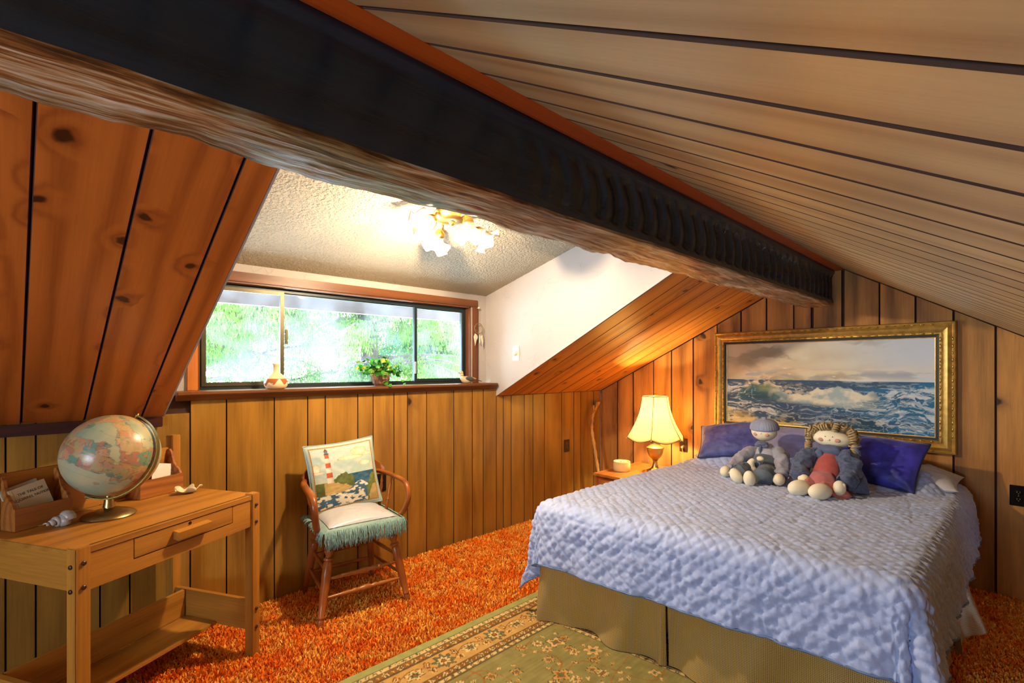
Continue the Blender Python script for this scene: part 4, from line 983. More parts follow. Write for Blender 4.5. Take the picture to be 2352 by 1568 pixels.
# ------------------------------------------------------------------ nightstand, lamp, pot
NS = thing('nightstand', 'low warm wood nightstand between bed and panelled wall', 'nightstand', (3.625, 2.215, 0))
M_NS = wood('nightstand wood x', (180, 112, 48), (122, 66, 24), axis='X', ring=7, rough=.35)
MB().box((0, 0, .43), (.69, .58, .022), ch=.004).build('table_top', M_NS, NS, ang=30)
MB().box((0, 0, .235), (.64, .54, .368)).build('body', wood('nightstand body', (140, 66, 30), (80, 32, 14), axis='X', ring=7), NS)
for (x, y) in ((-.30, -.25), (.30, -.25), (-.30, .25), (.30, .25)): MB().rod((x, y, .052), (x, y, .001), [(.024, 0), (.016, 1)], 12).build('foot', M_NS, NS)
for z in (.145, .315):
    d = MB().box((-.325, 0, z), (.014, .48, .155), ch=.003).build('drawer', M_NS, NS, ang=30)
    MB().rod((-.332, 0, z), (-.356, 0, z), [(.006, 0), (.005, .5), (.014, .7), (.012, 1)], 14).build('knob', M_BRASS, d, ang=40)
LMP = thing('table_lamp', 'brass urn table lamp with cream scalloped bell shade', 'lamp', (3.70, 2.165, .4415))
MB().prism([(.072*math.cos(2*PI*(i+.5)/8), .072*math.sin(2*PI*(i+.5)/8)) for i in range(8)], 0, .016, axis=2).lathe([(.058, .016), (.05, .022), (.036, .03), (.026, .045), (.019, .07), (.0175, .09), (.024, .1)], 32).build('base', M_BRASSB, LMP, ang=40)
MB().lathe([(.018, .098), (.03, .112), (.052, .135), (.064, .165), (.068, .19), (.070, .200), (.074, .204), (.072, .210), (.060, .217), (.046, .228), (.041, .245), (.042, .265), (.048, .277), (.049, .284), (.040, .290), (.02, .292)], 40).build('urn', M_BRASSB, LMP, ang=40)
MB().rod((0, 0, .29), (0, 0, .38), [(.010, 0), (.010, 1)]).build('neck', M_BRASS, LMP)
NP = 6; SHH = .345; sz0 = .300
def shade():
    n, m = 26, 73; P = np.zeros((n, m, 3)); rot = math.radians(23)
    prof = lambda t: .115+.030*t+.105*t**2.1          # t 0 top .. 1 bottom
    for j in range(m):
        a = 2*PI*j/(m-1); k = a/(2*PI/NP); f = k-math.floor(k)
        fl = math.cos(PI/NP)/math.cos((f-.5)*2*PI/NP)
        for i in range(n):
            t = i/(n-1); r = prof(t)*(fl*.55+.45+.0)*(1-.02*math.sin(PI*f))
            z = sz0+SHH*(1-t)-.030*math.sin(PI*f)*t**5
            P[i, j] = (r*math.cos(a+rot), r*math.sin(a+rot), z)
    o = gridmesh('lamp_shade', P, translucent('lamp shade silk', (252, 236, 190), .62, .8), LMP, solid=.0015)
    tr = MB(); js = [int(round(k*(m-1)/NP)) for k in range(NP)]
    for j in js:
        q = [Vector(P[i, j])*1.004 for i in range(n)]; tr.tube(q, .0024, 6)
    tr.tube([Vector(P[-1, j]) for j in range(m)], .003, 6, cap=False); tr.tube([Vector(P[0, j]) for j in range(m)], .003, 6, cap=False)
    tr.build('shade_trim', plain('bronze braid', (120, 92, 50), .6), o, smooth=True)
    bd = MB()
    for j in js: bd.ball(Vector(P[-1, j])+Vector((0, 0, -.005)), .0055, n=10)
    bd.build('shade_bead', M_IVORY, o, smooth=True)
shade()
MB().ball((0, 0, .47), .028).build('bulb', emit('warm bulb', (1, .72, .4), 12), LMP, smooth=True)
MB().rod((0, 0, .64), (0, 0, .668), [(.004, 0), (.008, .5), (.004, 1)]).tube([(-.112, .0, .64), (.112, 0, .64)], .002, 5).build('finial', M_BRASS, LMP, smooth=True)
cp = MB().tube(spline([(3.64, 2.10, .455), (3.80, 2.06, .448), (3.92, 2.03, .46), (3.965, 2.04, .55), (3.972, 2.06, .615), (3.968, 2.062, .63)], 40), .0028, 6)
cp.box((3.979, 2.062, .632), (.022, .022, .018), ch=.003)
tag(cp.build('lamp_cord', plain('gold flex', (190, 150, 80), .5), smooth=False), 'thin tan lamp cord plugged into the brown outlet by the bed', 'cord')
pot = thing('candle_pot', 'round cream candle pot on the nightstand', 'candle', (3.53, 2.385, .4415))
MB().lathe([(.066, 0), (.072, .006), (.073, .06), (.070, .074), (.072, .080), (.068, .084), (.064, .078), (.062, .070), (.01, .069)], 40).build('pot', plain('cream wax', (226, 202, 140), .45, var=.05), pot, smooth=True)
MB().tube([(-.03, .01, .074), (0, .015, .080), (.02, -.01, .078), (.035, -.02, .076)], [.004, .009, .008, .004], 8).tube([(-.02, -.02, .074), (.005, .01, .083), (.0, .02, .09)], [.004, .008, .003], 8).build('wax_flower', plain('pale wax', (236, 220, 170), .5), pot, smooth=True)

# ------------------------------------------------------------------ ceiling light
FX = (1.54, 2.12); FZ = zdc(FX[1])
fx_ = thing('ceiling_light', 'brass ceiling light with four ruffled glass tulip shades', 'ceiling light', (FX[0], FX[1], FZ-.004))
MB().lathe([(.105, .0), (.108, -.006), (.10, -.022), (.085, -.036), (.05, -.044), (.02, -.047), (.012, -.06), (.002, -.066)], 40).build('canopy_pan', M_BRASS, fx_, ang=40)
M_SHADE = translucent('frosted ruffled glass', (226, 212, 196), .45, .25)
def tulip(ang, tilt, lit):
    d = Vector((math.cos(ang), math.sin(ang), 0)); a = d*.085+Vector((0, 0, -.030)); b = d*.128+Vector((0, 0, -.040)); c = d*.146+Vector((0, 0, -.062))
    arm_ = MB().tube(spline([a, d*.12+Vector((0, 0, -.028)), b, c], 18), .006, 8).build('arm', M_BRASS, fx_, smooth=True)
    ax = (d*math.sin(tilt)+Vector((0, 0, -math.cos(tilt)))).normalized()
    M = Matrix.Translation(c) @ ax.to_track_quat('Z', 'Y').to_matrix().to_4x4()
    MB().lathe([(.004, -.012), (.012, -.008), (.024, .002), (.029, .016), (.030, .026), (.026, .028)], 24, M).build('cup', M_BRASS, fx_, ang=40)
    n, m = 22, 73; P = np.zeros((n, m, 3))
    for i in range(n):
        t = i/(n-1)
        for j in range(m):
            th = 2*PI*j/(m-1); r = .026+.010*t+.044*t**3.2; w = t**3
            r *= 1+.13*w*math.cos(6*th); z = .022+.080*t-.018*w*math.cos(6*th)+.006*w*math.cos(3*th)
            p = M @ Vector((r*math.cos(th)*(1+.01*math.cos(24*th)*(1-w)), r*math.sin(th)*(1+.01*math.cos(24*th)*(1-w)), z)); P[i, j] = p
    gridmesh('glass_shade', P, M_SHADE, fx_, solid=.002)
    q = M @ Vector((0, 0, .058))
    MB().ball(q, (.017, .017, .020), n=14).build('bulb', emit('bulb lit %d' % int(lit*10), (1, .78, .5), lit), fx_, smooth=True)
    return Vector((FX[0], FX[1], FZ-.004))+q
tulip(math.radians(193), .95, 30)
tulip(math.radians(268), .18, .6)
tulip(math.radians(-12), .95, .5)
tulip(math.radians(80), .8, .5)

# ------------------------------------------------------------------ seascape painting in its gilt frame
def painting():
    ya, yb, z0, z1 = 1.776, .289, .795, 1.617; xw = X_GAB-.004
    g = thing('framed_painting', 'wide seascape painting of breaking waves in an ornate gilt frame', 'painting', (xw, (ya+yb)/2, z0))
    Mi = Matrix.Translation((xw, (ya+yb)/2, z0)).inverted()
    gold = plain('gilt frame', (236, 192, 98), .36, .6, bump=.35, bs=60, var=.22, vs=30)
    prof = [(0, 0), (0, .022), (.006, .034), (.014, .036), (.020, .030), (.026, .034), (.040, .040), (.056, .034), (.066, .024), (.070, .030), (.078, .031), (.083, .022), (.083, 0)]
    corners = [(ya, z0), (yb, z0), (yb, z1), (ya, z1)]
    def ringf(pr, inset0, mat, name):
        mb = MB()
        for k in range(4):
            vs = []
            for end in (0, 1):
                cy, cz = corners[(k+end) % 4]
                for (w, t) in pr:
                    w = w+inset0
                    yy = cy-w if cy == ya else cy+w; zz = cz+w if cz == z0 else cz-w
                    vs.append((xw-t, yy, zz))
            n = len(pr); fs = [(i, (i+1) % n, n+(i+1) % n, n+i) for i in range(n)]+[tuple(range(n))[::-1], tuple(range(n, 2*n))]
            m2 = MB().add(vs, fs, Mi).build(name, mat, g, ang=35)
    ringf(prof, 0, gold, 'frame_rail')
    ringf([(0, 0), (0, .020), (.014, .018), (.014, 0)], .083, plain('black liner', (14, 14, 22), .5), 'frame_liner')
    ringf([(0, 0), (0, .016), (.005, .015), (.005, 0)], .097, gold, 'inner_fillet')
    orn = MB(); r = random.Random(9)
    for k in range(4):
        (y_a, z_a), (y_b, z_b) = corners[k], corners[(k+1) % 4]; L = math.hypot(y_b-y_a, z_b-z_a); n = int(L/.052)
        for off, hgt, sz in ((.074, .031, 1.0), (.017, .036, .8)):
            for i in range(n):
                t = (.09+(L-.18)*(i+.5)/n)/L; y = y_a+(y_b-y_a)*t; z = z_a+(z_b-z_a)*t
                if y_a == y_b: y += (-off if y_a == ya else off); rr3 = (.004*sz, .0045*sz, .017*sz if i % 3 else .010)
                else: z += (off if z_a == z0 else -off); rr3 = (.004*sz, .017*sz if i % 3 else .010, .0045*sz)
                orn.ball(Mi @ Vector((xw-hgt, y, z)), rr3, n=8)
    tag(orn.build('frame_ornament', plain('bright gilt', (240, 205, 120), .25, .9, var=.2), g, smooth=True), kind='stuff')
    n1, n2 = 620, 280
    u = np.linspace(0, 1, n1); v = np.linspace(0, 1, n2); U, V = np.meshgrid(u, v, indexing='ij')
    wx = fbm(U*9, V*5, 4, 50)-.5; wy = fbm(U*9+5, V*5+9, 4, 51)-.5
    cl = fbm(U*5+wx, V*7+wy, 6, 60); fine = fbm(U*40, V*40, 4, 61)
    A_, B_, Cc, Dd, Ee = pal((186, 176, 150), (216, 222, 206), (196, 208, 220), (142, 138, 120), (226, 210, 176))
    C = mixc(mixc(np.broadcast_to(A_, U.shape+(3,)).copy(), B_, sstep(.0, .8, U*.7+cl*.6-.25)), Cc, sstep(.7, 1.1, U*.75+V*.45))
    C = mixc(C, Dd, sstep(.50, .70, fbm(U*4+1, V*9+2*wx, 5, 77))*(1-sstep(.55, .95, U))*.85)
    C = mixc(C, Ee, np.exp(-((V-.66)/.08)**2)*sstep(.1, .5, cl)*.6*(1-.5*U))
    C = mixc(C, s2l((150, 160, 172)), sstep(.52, .62, fbm(U*6, V*14, 5, 88))*np.exp(-((V-.62)/.05)**2)*.8)
    hz = .55
    sea = (V < hz).astype(float); dep = np.clip((hz-V)/hz, 0, 1)
    base = mixc(np.broadcast_to(s2l((48, 78, 112)), U.shape+(3,)).copy(), s2l((22, 104, 146)), sstep(.4, .95, U))
    base = mixc(base, s2l((40, 70, 96)), sstep(.4, .7, fbm(U*8, V*20, 4, 90))*.7)
    per = 1/(.10+dep)
    net = np.abs(fbm(U*(10)*np.clip(per*.25, .6, 2.2)+wx*2, V*26*np.clip(per*.2, .8, 2)+wy*2, 5, 95)-.5)
    vein = np.exp(-(net/.022)**2); vf = fbm(U*36+wx*6, V*60*.55+wy*6, 4, 96); vein = np.clip(vein+.8*np.exp(-(np.abs(vf-.5)/.03)**2)*sstep(.4, .6, fbm(U*5, V*12, 3, 98)), 0, 1)
    wide = sstep(.46, .74, fbm(U*7+wx*3, V*22+wy*3, 6, 97))*sstep(.36, .56, vf)
    foam = s2l((214, 224, 226))
    base = mixc(base, foam, np.clip(vein*.65*sstep(.02, .2, dep), 0, 1)); base = mixc(base, foam, wide*.75*sstep(.02, .12, dep))
    base = mixc(base, foam, sstep(.72, .8, fbm(U*12, V*60, 3, 99))*.6*(1-dep))
    C = C*(1-sea[..., None])+base*sea[..., None]
    edge_n = (fbm(U*20, V*12, 6, 101)-.5)*1.5
    # big breaker: dark translucent face under a spraying crest
    crest = .40+.17*np.exp(-((U-.22)/.10)**2)+.09*np.exp(-((U-.60)/.14)**2)-.02
    crest = crest+edge_n*.10
    body = sstep(.0, .02, crest-V)*sstep(.0, .06, V-(.26-.10*(U-.3)))*sstep(.03, .09, U)*(1-sstep(.72, .80, U))
    face = mixc(np.broadcast_to(s2l((36, 92, 106)), U.shape+(3,)).copy(), s2l((128, 144, 96)), .8*np.exp(-(((U-.225)/.04)**2+((V-.46)/.06)**2)))
    face = mixc(face, s2l((20, 60, 84)), np.exp(-(((U-.2)/.09)**2+((V-.33)/.06)**2))*.8); face = face*(.75+.5*fbm(U*10+V*8, V*26, 5, 140))[..., None]
    C = C*(1-body[..., None])+face*body[..., None]
    sp1 = np.clip(body*sstep(-.05, .10, (U-.27)+edge_n*.12-(.45-V)*.25), 0, 1)
    fcol = mixc(np.broadcast_to(s2l((222, 220, 196)), U.shape+(3,)).copy(), s2l((158, 180, 186)), sstep(.36, .7, fbm(U*22, V*14, 6, 103)))
    C = C*(1-sp1[..., None])+fcol*sp1[..., None]
    spray = np.exp(-((V-crest-.02)/.045)**2)*sstep(.38, .62, fbm(U*34, V*34, 4, 105))*sstep(.06, .12, U)*(1-sstep(.32, .50, U))
    C = mixc(C, s2l((230, 218, 184)), np.clip(spray, 0, 1)*.85)
    net2 = np.exp(-(np.abs(fbm(U*22+wx*3, V*22+wy*3, 4, 107)-.5)/.018)**2)*body*(1-sp1)*sstep(.0, .1, .20-U+.02); C = mixc(C, foam, net2*.7)
    far = np.exp(-(((U-.70)/.09)**2+((V-.555)/.018)**2))*sstep(.35, .5, fbm(U*30, V*30, 3, 109)); C = mixc(C, foam, far)
    hump = sstep(0, .015, (.33+.05*np.sin(U*9)-V))*sstep(0, .05, V-.20)*sstep(.62, .72, U)*.6; C = mixc(C, s2l((14, 100, 134)), hump*(1-vein)*(1-wide*.6))
    fl = sstep(.0, .08, (.19-.30*U)-V+edge_n*.14)*(1-sstep(.33, .5, U)); C = mixc(C, s2l((214, 200, 140)), np.clip(fl*sstep(.35, .55, fine+.1*cl), 0, 1)*.9)
    C = mixc(C, s2l((150, 132, 70)), np.exp(-(((U-.09)/.05)**2+((V-.10)/.05)**2))*.7)
    for (gx_, gy_) in ((.335, .695), (.36, .625), (.58, .60)):
        C = mixc(C, s2l((236, 236, 230)), (np.abs((V-gy_)-.8*np.abs(U-gx_)+.004) < .0035)*(np.abs(U-gx_) < .008)*.9)
    sig = ((U > .028) & (U < .075) & (np.abs(V-.055-.012*np.sin((U-.028)*520)*np.exp(-((U-.038)/.02)**2)-.004*np.sin(U*900)) < .005)); C = mixc(C, s2l((232, 220, 196)), sig*.9)
    y_l, y_r, zz0, zz1 = ya-.1, yb+.1, z0+.1, z1-.1
    Pc = np.stack([np.full_like(U, xw-.010), y_l+(y_r-y_l)*U, zz0+(zz1-zz0)*V], -1)-np.array([xw, (ya+yb)/2, z0])
    gridmesh('canvas', Pc, colmat('oil on canvas', .5, bump=.2, bs=700, spec=.3), g, C=np.clip(C, 0, 1))
    MB().box((xw-.004, (ya+yb)/2, (z0+z1)/2), (.006, ya-yb-.02, z1-z0-.02), Mi).build('backing_board', M_BLACK, g)
painting()

# ------------------------------------------------------------------ bed
BY0, BY1 = .30, 1.72; BXH = 3.92; TOPZ = .625
footx = lambda y: 1.86+.12*(1.72-y)
bed = thing('bed', 'queen bed with gold woven bed skirt', 'bed', (2.9, 1.0, 0))
Bi = Matrix.Translation((2.9, 1.0, 0)).inverted()
def quadblock(name, m, x_in, y0, y1, z0, z1, xh=BXH, ch=.04):
    bm = bmesh.new()
    vs = [bm.verts.new(Bi @ Vector(p)) for z in (z0, z1) for p in ((footx(y0)+x_in, y0, z), (xh, y0, z), (xh, y1, z), (footx(y1)+x_in, y1, z))]
    for f in ((3, 2, 1, 0), (4, 5, 6, 7), (0, 1, 5, 4), (1, 2, 6, 5), (2, 3, 7, 6), (3, 0, 4, 7)): bm.faces.new([vs[i] for i in f])
    bmesh.ops.bevel(bm, geom=list(bm.edges), offset=ch, segments=4, affect='EDGES')
    me = bpy.data.meshes.new(name); bm.to_mesh(me); bm.free(); me.materials.append(m); me.shade_smooth(); return link(name, me, bed)
quadblock('mattress', plain('mattress ticking', (220, 216, 206), .8), .05, BY0+.03, BY1-.03, .34, TOPZ-.035)
quadblock('box_spring', plain('box spring cloth', (200, 196, 186), .8), .06, BY0+.04, BY1-.04, .12, .335, ch=.02)
for (x, y) in ((2.12, .45), (2.02, 1.6), (3.8, .42), (3.8, 1.62)):
    MB().rod(Bi @ Vector((x, y, .118)), Bi @ Vector((x, y, .026 if x < 2.2 else .001)), [(.025, 0), (.018, 1)], 10).build('leg', M_BLACK, bed)
def skirt_mat():
    m, nt, b = newmat('gold diamond weave'); tc = nd(nt, 'ShaderNodeTexCoord').outputs['UV']
    b.inputs['Roughness'].default_value = .3; b.inputs['Metallic'].default_value = .2; b.inputs['Specular IOR Level'].default_value = .7; b.inputs['Sheen Weight'].default_value = .3
    s = nd(nt, 'ShaderNodeSeparateXYZ', {0: tc}).outputs
    a = mth(nt, 'SINE', mth(nt, 'MULTIPLY', mth(nt, 'ADD', s[0], s[1]), 520.0)); c = mth(nt, 'SINE', mth(nt, 'MULTIPLY', mth(nt, 'SUBTRACT', s[0], s[1]), 520.0))
    k = mth(nt, 'MULTIPLY_ADD', mth(nt, 'MULTIPLY', a, c), .5, .5)
    nt.links.new(mixrgb(nt, k, L4((214, 182, 104)), L4((96, 72, 32))), b.inputs['Base Color'])
    nt.links.new(nd(nt, 'ShaderNodeBump', {'Strength': .3, 'Distance': .001, 'Height': k}).outputs[0], b.inputs['Normal']); return m
M_SKIRT = skirt_mat()
def panel(name, A, B, outn, z0, z1, amp, fr_, seed, puddle=0, n=110, m=40, extra=None):
    A = np.array(A, float); B = np.array(B, float); L = np.linalg.norm(B-A); o = np.array(outn, float)
    S, T = np.meshgrid(np.linspace(0, 1, n), np.linspace(0, 1, m), indexing='ij')   # T: 0 top .. 1 bottom
    wv = np.sin(S*L*fr_+seed+.6*np.sin(S*L*fr_*.37+seed))*.6+np.sin(S*L*fr_*.53+seed*2+T*1.5)*.5
    d = amp*wv*T**1.2+puddle*T**2+.032*T*np.sin(S*L*13+seed*1.7+T*1.6)+.012*T*np.sin(S*L*29+seed+T*2.5)
    if extra is not None: d = d+extra(S, T)
    X = A[0]+(B[0]-A[0])*S+o[0]*d; Y = A[1]+(B[1]-A[1])*S+o[1]*d; Z = z1+(z0-z1)*T
    P = np.stack([X, Y, Z], -1)-np.array([2.9, 1.0, 0])
    ob = gridmesh(name, P, M_SKIRT, bed)
    me = ob.data; uv = me.uv_layers.new(name='UVMap'); vi = np.zeros(len(me.loops), int); me.loops.foreach_get('vertex_index', vi)
    st = np.stack([(S*L).ravel()[vi], (T*(z1-z0)).ravel()[vi]], -1); uv.data.foreach_set('uv', st.ravel()); return ob
RZ_ = .026
fp = lambda y: (footx(y)-.012, y)
curl = lambda S, T: .035*T**1.5*(1-S)**6*0-.02*np.exp(-((S-.93)/.05)**2)*T
panel('bed_skirt', fp(1.735), fp(1.075), (-1, -.12), RZ_, .45, .020, 12, .3, .010, extra=lambda S, T: -.035*np.exp(-((S-.86)/.10)**2)*T+.02*np.exp(-((S-.97)/.03)**2)*T)
panel('bed_skirt', fp(1.068), fp(.27), (-1, -.12), RZ_, .45, .020, 11, 2.0, .008, extra=lambda S, T: .02*np.exp(-(S/.05)**2)*T)
panel('bed_skirt', (BXH-.02, 1.74), (footx(1.74)-.012, 1.738), (0, 1), .024, .45, .018, 11, 4.0, .008)
panel('bed_skirt', (footx(.27)+.01, .262), (3.0, .262), (0, -1), .024, .45, .02, 13, 5.0, .02)
panel('bed_skirt', (3.0, .255), (3.5, .255), (0, -1), .012, .45, .022, 15, 1.2, .075)
panel('bed_skirt', (3.5, .25), (BXH-.02, .262), (0, -1), .012, .45, .02, 13, 3.2, .02)
# white blanket showing below the quilt on the right side
bl_n, bl_m = 160, 44; S, T = np.meshgrid(np.linspace(0, 1, bl_n), np.linspace(0, 1, bl_m), indexing='ij')
XB = 2.15+1.68*S; drop = .44-.10*np.abs(np.sin(S*7.3+.3))**.7*1.0-.05*np.sin(S*3)
XB2 = XB; YB = .262-.012-.040*T+.006*np.sin(XB*70)*T**.7+.010*np.sin(S*22)*T; ZB = .60-drop*T
bo = gridmesh('blanket', np.stack([XB2, YB, ZB], -1), plain('white ribbed blanket', (214, 222, 210), .85, bump=.4, bs=90), solid=.006)
tag(bo, 'white ribbed blanket edge hanging below the quilt on the far right side of the bed', 'blanket')

def quilt():
    st = .0065
    FO, LO, RO = .355, .40, .36                      # overhangs foot / left / right
    A = np.arange(-FO, 2.03, st); B = np.arange(-RO, (BY1-BY0)+LO, st)
    a, b = np.meshgrid(A, B, indexing='ij')          # a along the bed from foot, b from right edge to left
    Wd = BY1-BY0
    of = np.clip(-a, 0, None); ol = np.clip(b-Wd, 0, None); orr = np.clip(-b, 0, None)
    os_ = ol+orr; sg = np.where(ol > 0, 1.0, -1.0)
    r = np.hypot(of, os_); ux = np.where(r > 1e-9, of/np.maximum(r, 1e-9), 0); uy = np.where(r > 1e-9, os_/np.maximum(r, 1e-9), 0)
    R = .085
    th = np.clip(r/R, 0, PI/2*.96); beyond = np.clip(r-R*PI/2*.96, 0, None)
    phi = np.arctan2(uy, ux)                          # 0 foot, pi/2 side
    corner = np.sin(2*phi)*((of > 0) & (os_ > 0))
    flare = .07+.13*corner**2
    flare = np.where((sg < 0), .10+.30*corner**2, flare)
    hor = R*np.sin(th)+beyond*flare; ver = R*(1-np.cos(th))+beyond*np.sqrt(np.clip(1-flare**2, .2, 1))
    # corner fold: deep pleat between foot face and corner flap
    pl = np.exp(-((phi-.55)/.16)**2)*corner*beyond*.45
    hor = hor-np.clip(pl, 0, .12)
    xb = np.clip(a, 0, None); yb = np.clip(b, 0, Wd)+BY0
    fxx = 1.90+.12*(1.72-yb)
    X = fxx+xb*(1-(fxx-1.90)/2.06)-ux*hor; Y = yb+sg*uy*hor; Z = TOPZ-ver
    n1 = fbm(a*3+5, b*3+5, 3, 201)-.5; n2 = fbm(a*7+5, b*7+9, 3, 202)-.5
    # mound of the pillows under the quilt at the head
    head = sstep(1.42, 1.72, xb)*sstep(-.02, .12, np.minimum(yb-BY0, BY1-yb)+0*yb)
    Z += head*(.115+.03*np.sin(yb*9))*(r < R*2)
    Z += .012*n1*(r < 1e-9)-.012*np.exp(-((yb-1.0)/.5)**2)*0
    # hanging folds
    Y += sg*uy*(.012*np.sin(a*16+1)+.008*np.sin(a*31))*sstep(.05, .3, beyond); X -= ux*(.010*np.sin(b*13+.5)+.006*np.sin(b*29))*sstep(.05, .3, beyond)
    P = np.stack([X, Y, Z], -1)
    du = np.gradient(P, axis=0); dv = np.gradient(P, axis=1); N = np.cross(du, dv); N /= np.linalg.norm(N, axis=-1, keepdims=True)+1e-12
    wa = a+.010*(fbm(a*12, b*12, 2, 210)-.5)*2; wb_ = b+.010*(fbm(a*12+7, b*12+3, 2, 211)-.5)*2
    c = .040
    p1 = np.abs(np.sin(PI*(wa+wb_)/(c*1.414))); p2 = np.abs(np.sin(PI*(wa-wb_)/(c*1.414)))
    puff = np.minimum(p1, p2)**.5
    wr1 = fbm(a*34+3, b*70+3, 4, 220)-.5; wr2 = fbm(a*24+3, b*24+3, 4, 221)-.5
    side = sstep(.02, .2, r)
    h = .0088*puff*(1+.5*wr2*2)+(.0035+.006*side)*wr2*1.6+(.0022+.003*side)*wr1*1.6+.010*side*n2
    crease = np.exp(-(np.abs(fbm(a*2.2+9, b*4.2, 3, 230)-.5)/.010)**2)*.005; h = h-crease
    P = P+N*h[..., None]
    m, nt, bs = newmat('quilt cotton'); tc = nd(nt, 'ShaderNodeTexCoord').outputs['Object']
    n = nd(nt, 'ShaderNodeTexNoise', {'Vector': tc, 'Scale': 2.5, 'Detail': 3.0}).outputs[0]
    nt.links.new(mixrgb(nt, n, L4((176, 190, 226)), L4((148, 166, 212))), bs.inputs['Base Color']); bs.inputs['Roughness'].default_value = .62; bs.inputs['Sheen Weight'].default_value = .25
    f = nd(nt, 'ShaderNodeTexNoise', {'Vector': tc, 'Scale': 90.0, 'Detail': 4.0}).outputs[0]
    nt.links.new(nd(nt, 'ShaderNodeBump', {'Strength': .5, 'Distance': .003, 'Height': f}).outputs[0], bs.inputs['Normal'])
    q = thing('quilt', 'pale blue hand-quilted bedspread draped over the bed', 'quilt', (2.9, 1.0, 0)); off = np.array([2.9, 1.0, 0])
    gridmesh('cover', P-off, m, q, solid=.007)
    rim = [P[0, j] for j in range(0, P.shape[1], 3)]
    pipe = MB()
    pipe.tube([Vector(P[i, 0]-off) for i in range(P.shape[0]-1, -1, -4)]+[Vector(P[0, j]-off) for j in range(0, P.shape[1], 4)]+[Vector(P[i, -1]-off) for i in range(0, P.shape[0], 4)], .0045, 6)
    pipe.build('binding', plain('quilt binding', (112, 138, 178), .6), q, smooth=True)
quilt()

# ------------------------------------------------------------------ pillows on the bed
def velvet(name, c1, c2):
    m, nt, b = newmat(name); tc = nd(nt, 'ShaderNodeTexCoord').outputs['Object']
    n = nd(nt, 'ShaderNodeTexNoise', {'Vector': tc, 'Scale': 7.0, 'Detail': 5.0, 'Roughness': .65}).outputs[0]
    n = nd(nt, 'ShaderNodeMapRange', {'Value': n, 'From Min': .38, 'From Max': .64}).outputs[0]
    nt.links.new(mixrgb(nt, n, L4(c1), L4(c2)), b.inputs['Base Color']); b.inputs['Roughness'].default_value = .55; b.inputs['Sheen Weight'].default_value = .6; b.inputs['Sheen Roughness'].default_value = .35
    f = nd(nt, 'ShaderNodeTexNoise', {'Vector': tc, 'Scale': 260.0}).outputs[0]
    nt.links.new(nd(nt, 'ShaderNodeBump', {'Strength': .3, 'Distance': .001, 'Height': f}).outputs[0], b.inputs['Normal']); return m
VB = velvet('royal blue velvet', (20, 26, 110), (64, 62, 190)); VB2 = velvet('dusky blue velvet', (46, 56, 120), (92, 98, 170)); LAV = plain('lavender satin', (150, 152, 200), .4, sheen=.3)
PIPE = plain('dark blue piping', (22, 34, 70), .5)
def lean(x, y, z, rz, tilt, roll=0): return Matrix.Translation((x, y, z)) @ Matrix.Rotation(math.radians(-90+rz), 4, 'Z') @ Matrix.Rotation(math.radians(-tilt), 4, 'X') @ Matrix.Rotation(math.radians(roll), 4, 'Y')
pillow('throw_pillow', .46, .36, .15, VB2, 'dusky blue velvet pillow at the left behind the boy rag doll', 'pillow', lean(3.60, 1.475, .80, 4, 56, -14), pipe=.005, pm=PIPE, seed=2, wr=.006)
pillow('throw_pillow', .46, .34, .15, VB, 'royal blue velvet pillow at the right beside the girl rag doll', 'pillow', lean(3.56, .625, .775, -6, 42, 4), pipe=.005, pm=PIPE, seed=5, wr=.007, n=90)
pillow('throw_pillow', .46, .30, .12, LAV, 'plain lavender pillow in the middle behind the two rag dolls', 'pillow', lean(3.66, 1.10, .79, 0, 36, 0), seed=8, wr=.005)
pillow('bed_pillow', .62, .36, .16, plain('white pillowcase', (226, 216, 216), .8), 'white bed pillow poking out at the left head corner under the quilt', 'pillow', Matrix.Translation((3.74, 1.44, .665)) @ Matrix.Rotation(-PI/2, 4, 'Z') @ Matrix.Rotation(math.radians(-86), 4, 'X'), seed=12)
pillow('bed_pillow', .62, .36, .16, plain('white pillowcase two', (214, 214, 220), .8), 'white bed pillow poking out at the right head corner under the quilt', 'pillow', Matrix.Translation((3.74, .56, .665)) @ Matrix.Rotation(-PI/2, 4, 'Z') @ Matrix.Rotation(math.radians(-86), 4, 'X'), seed=15)

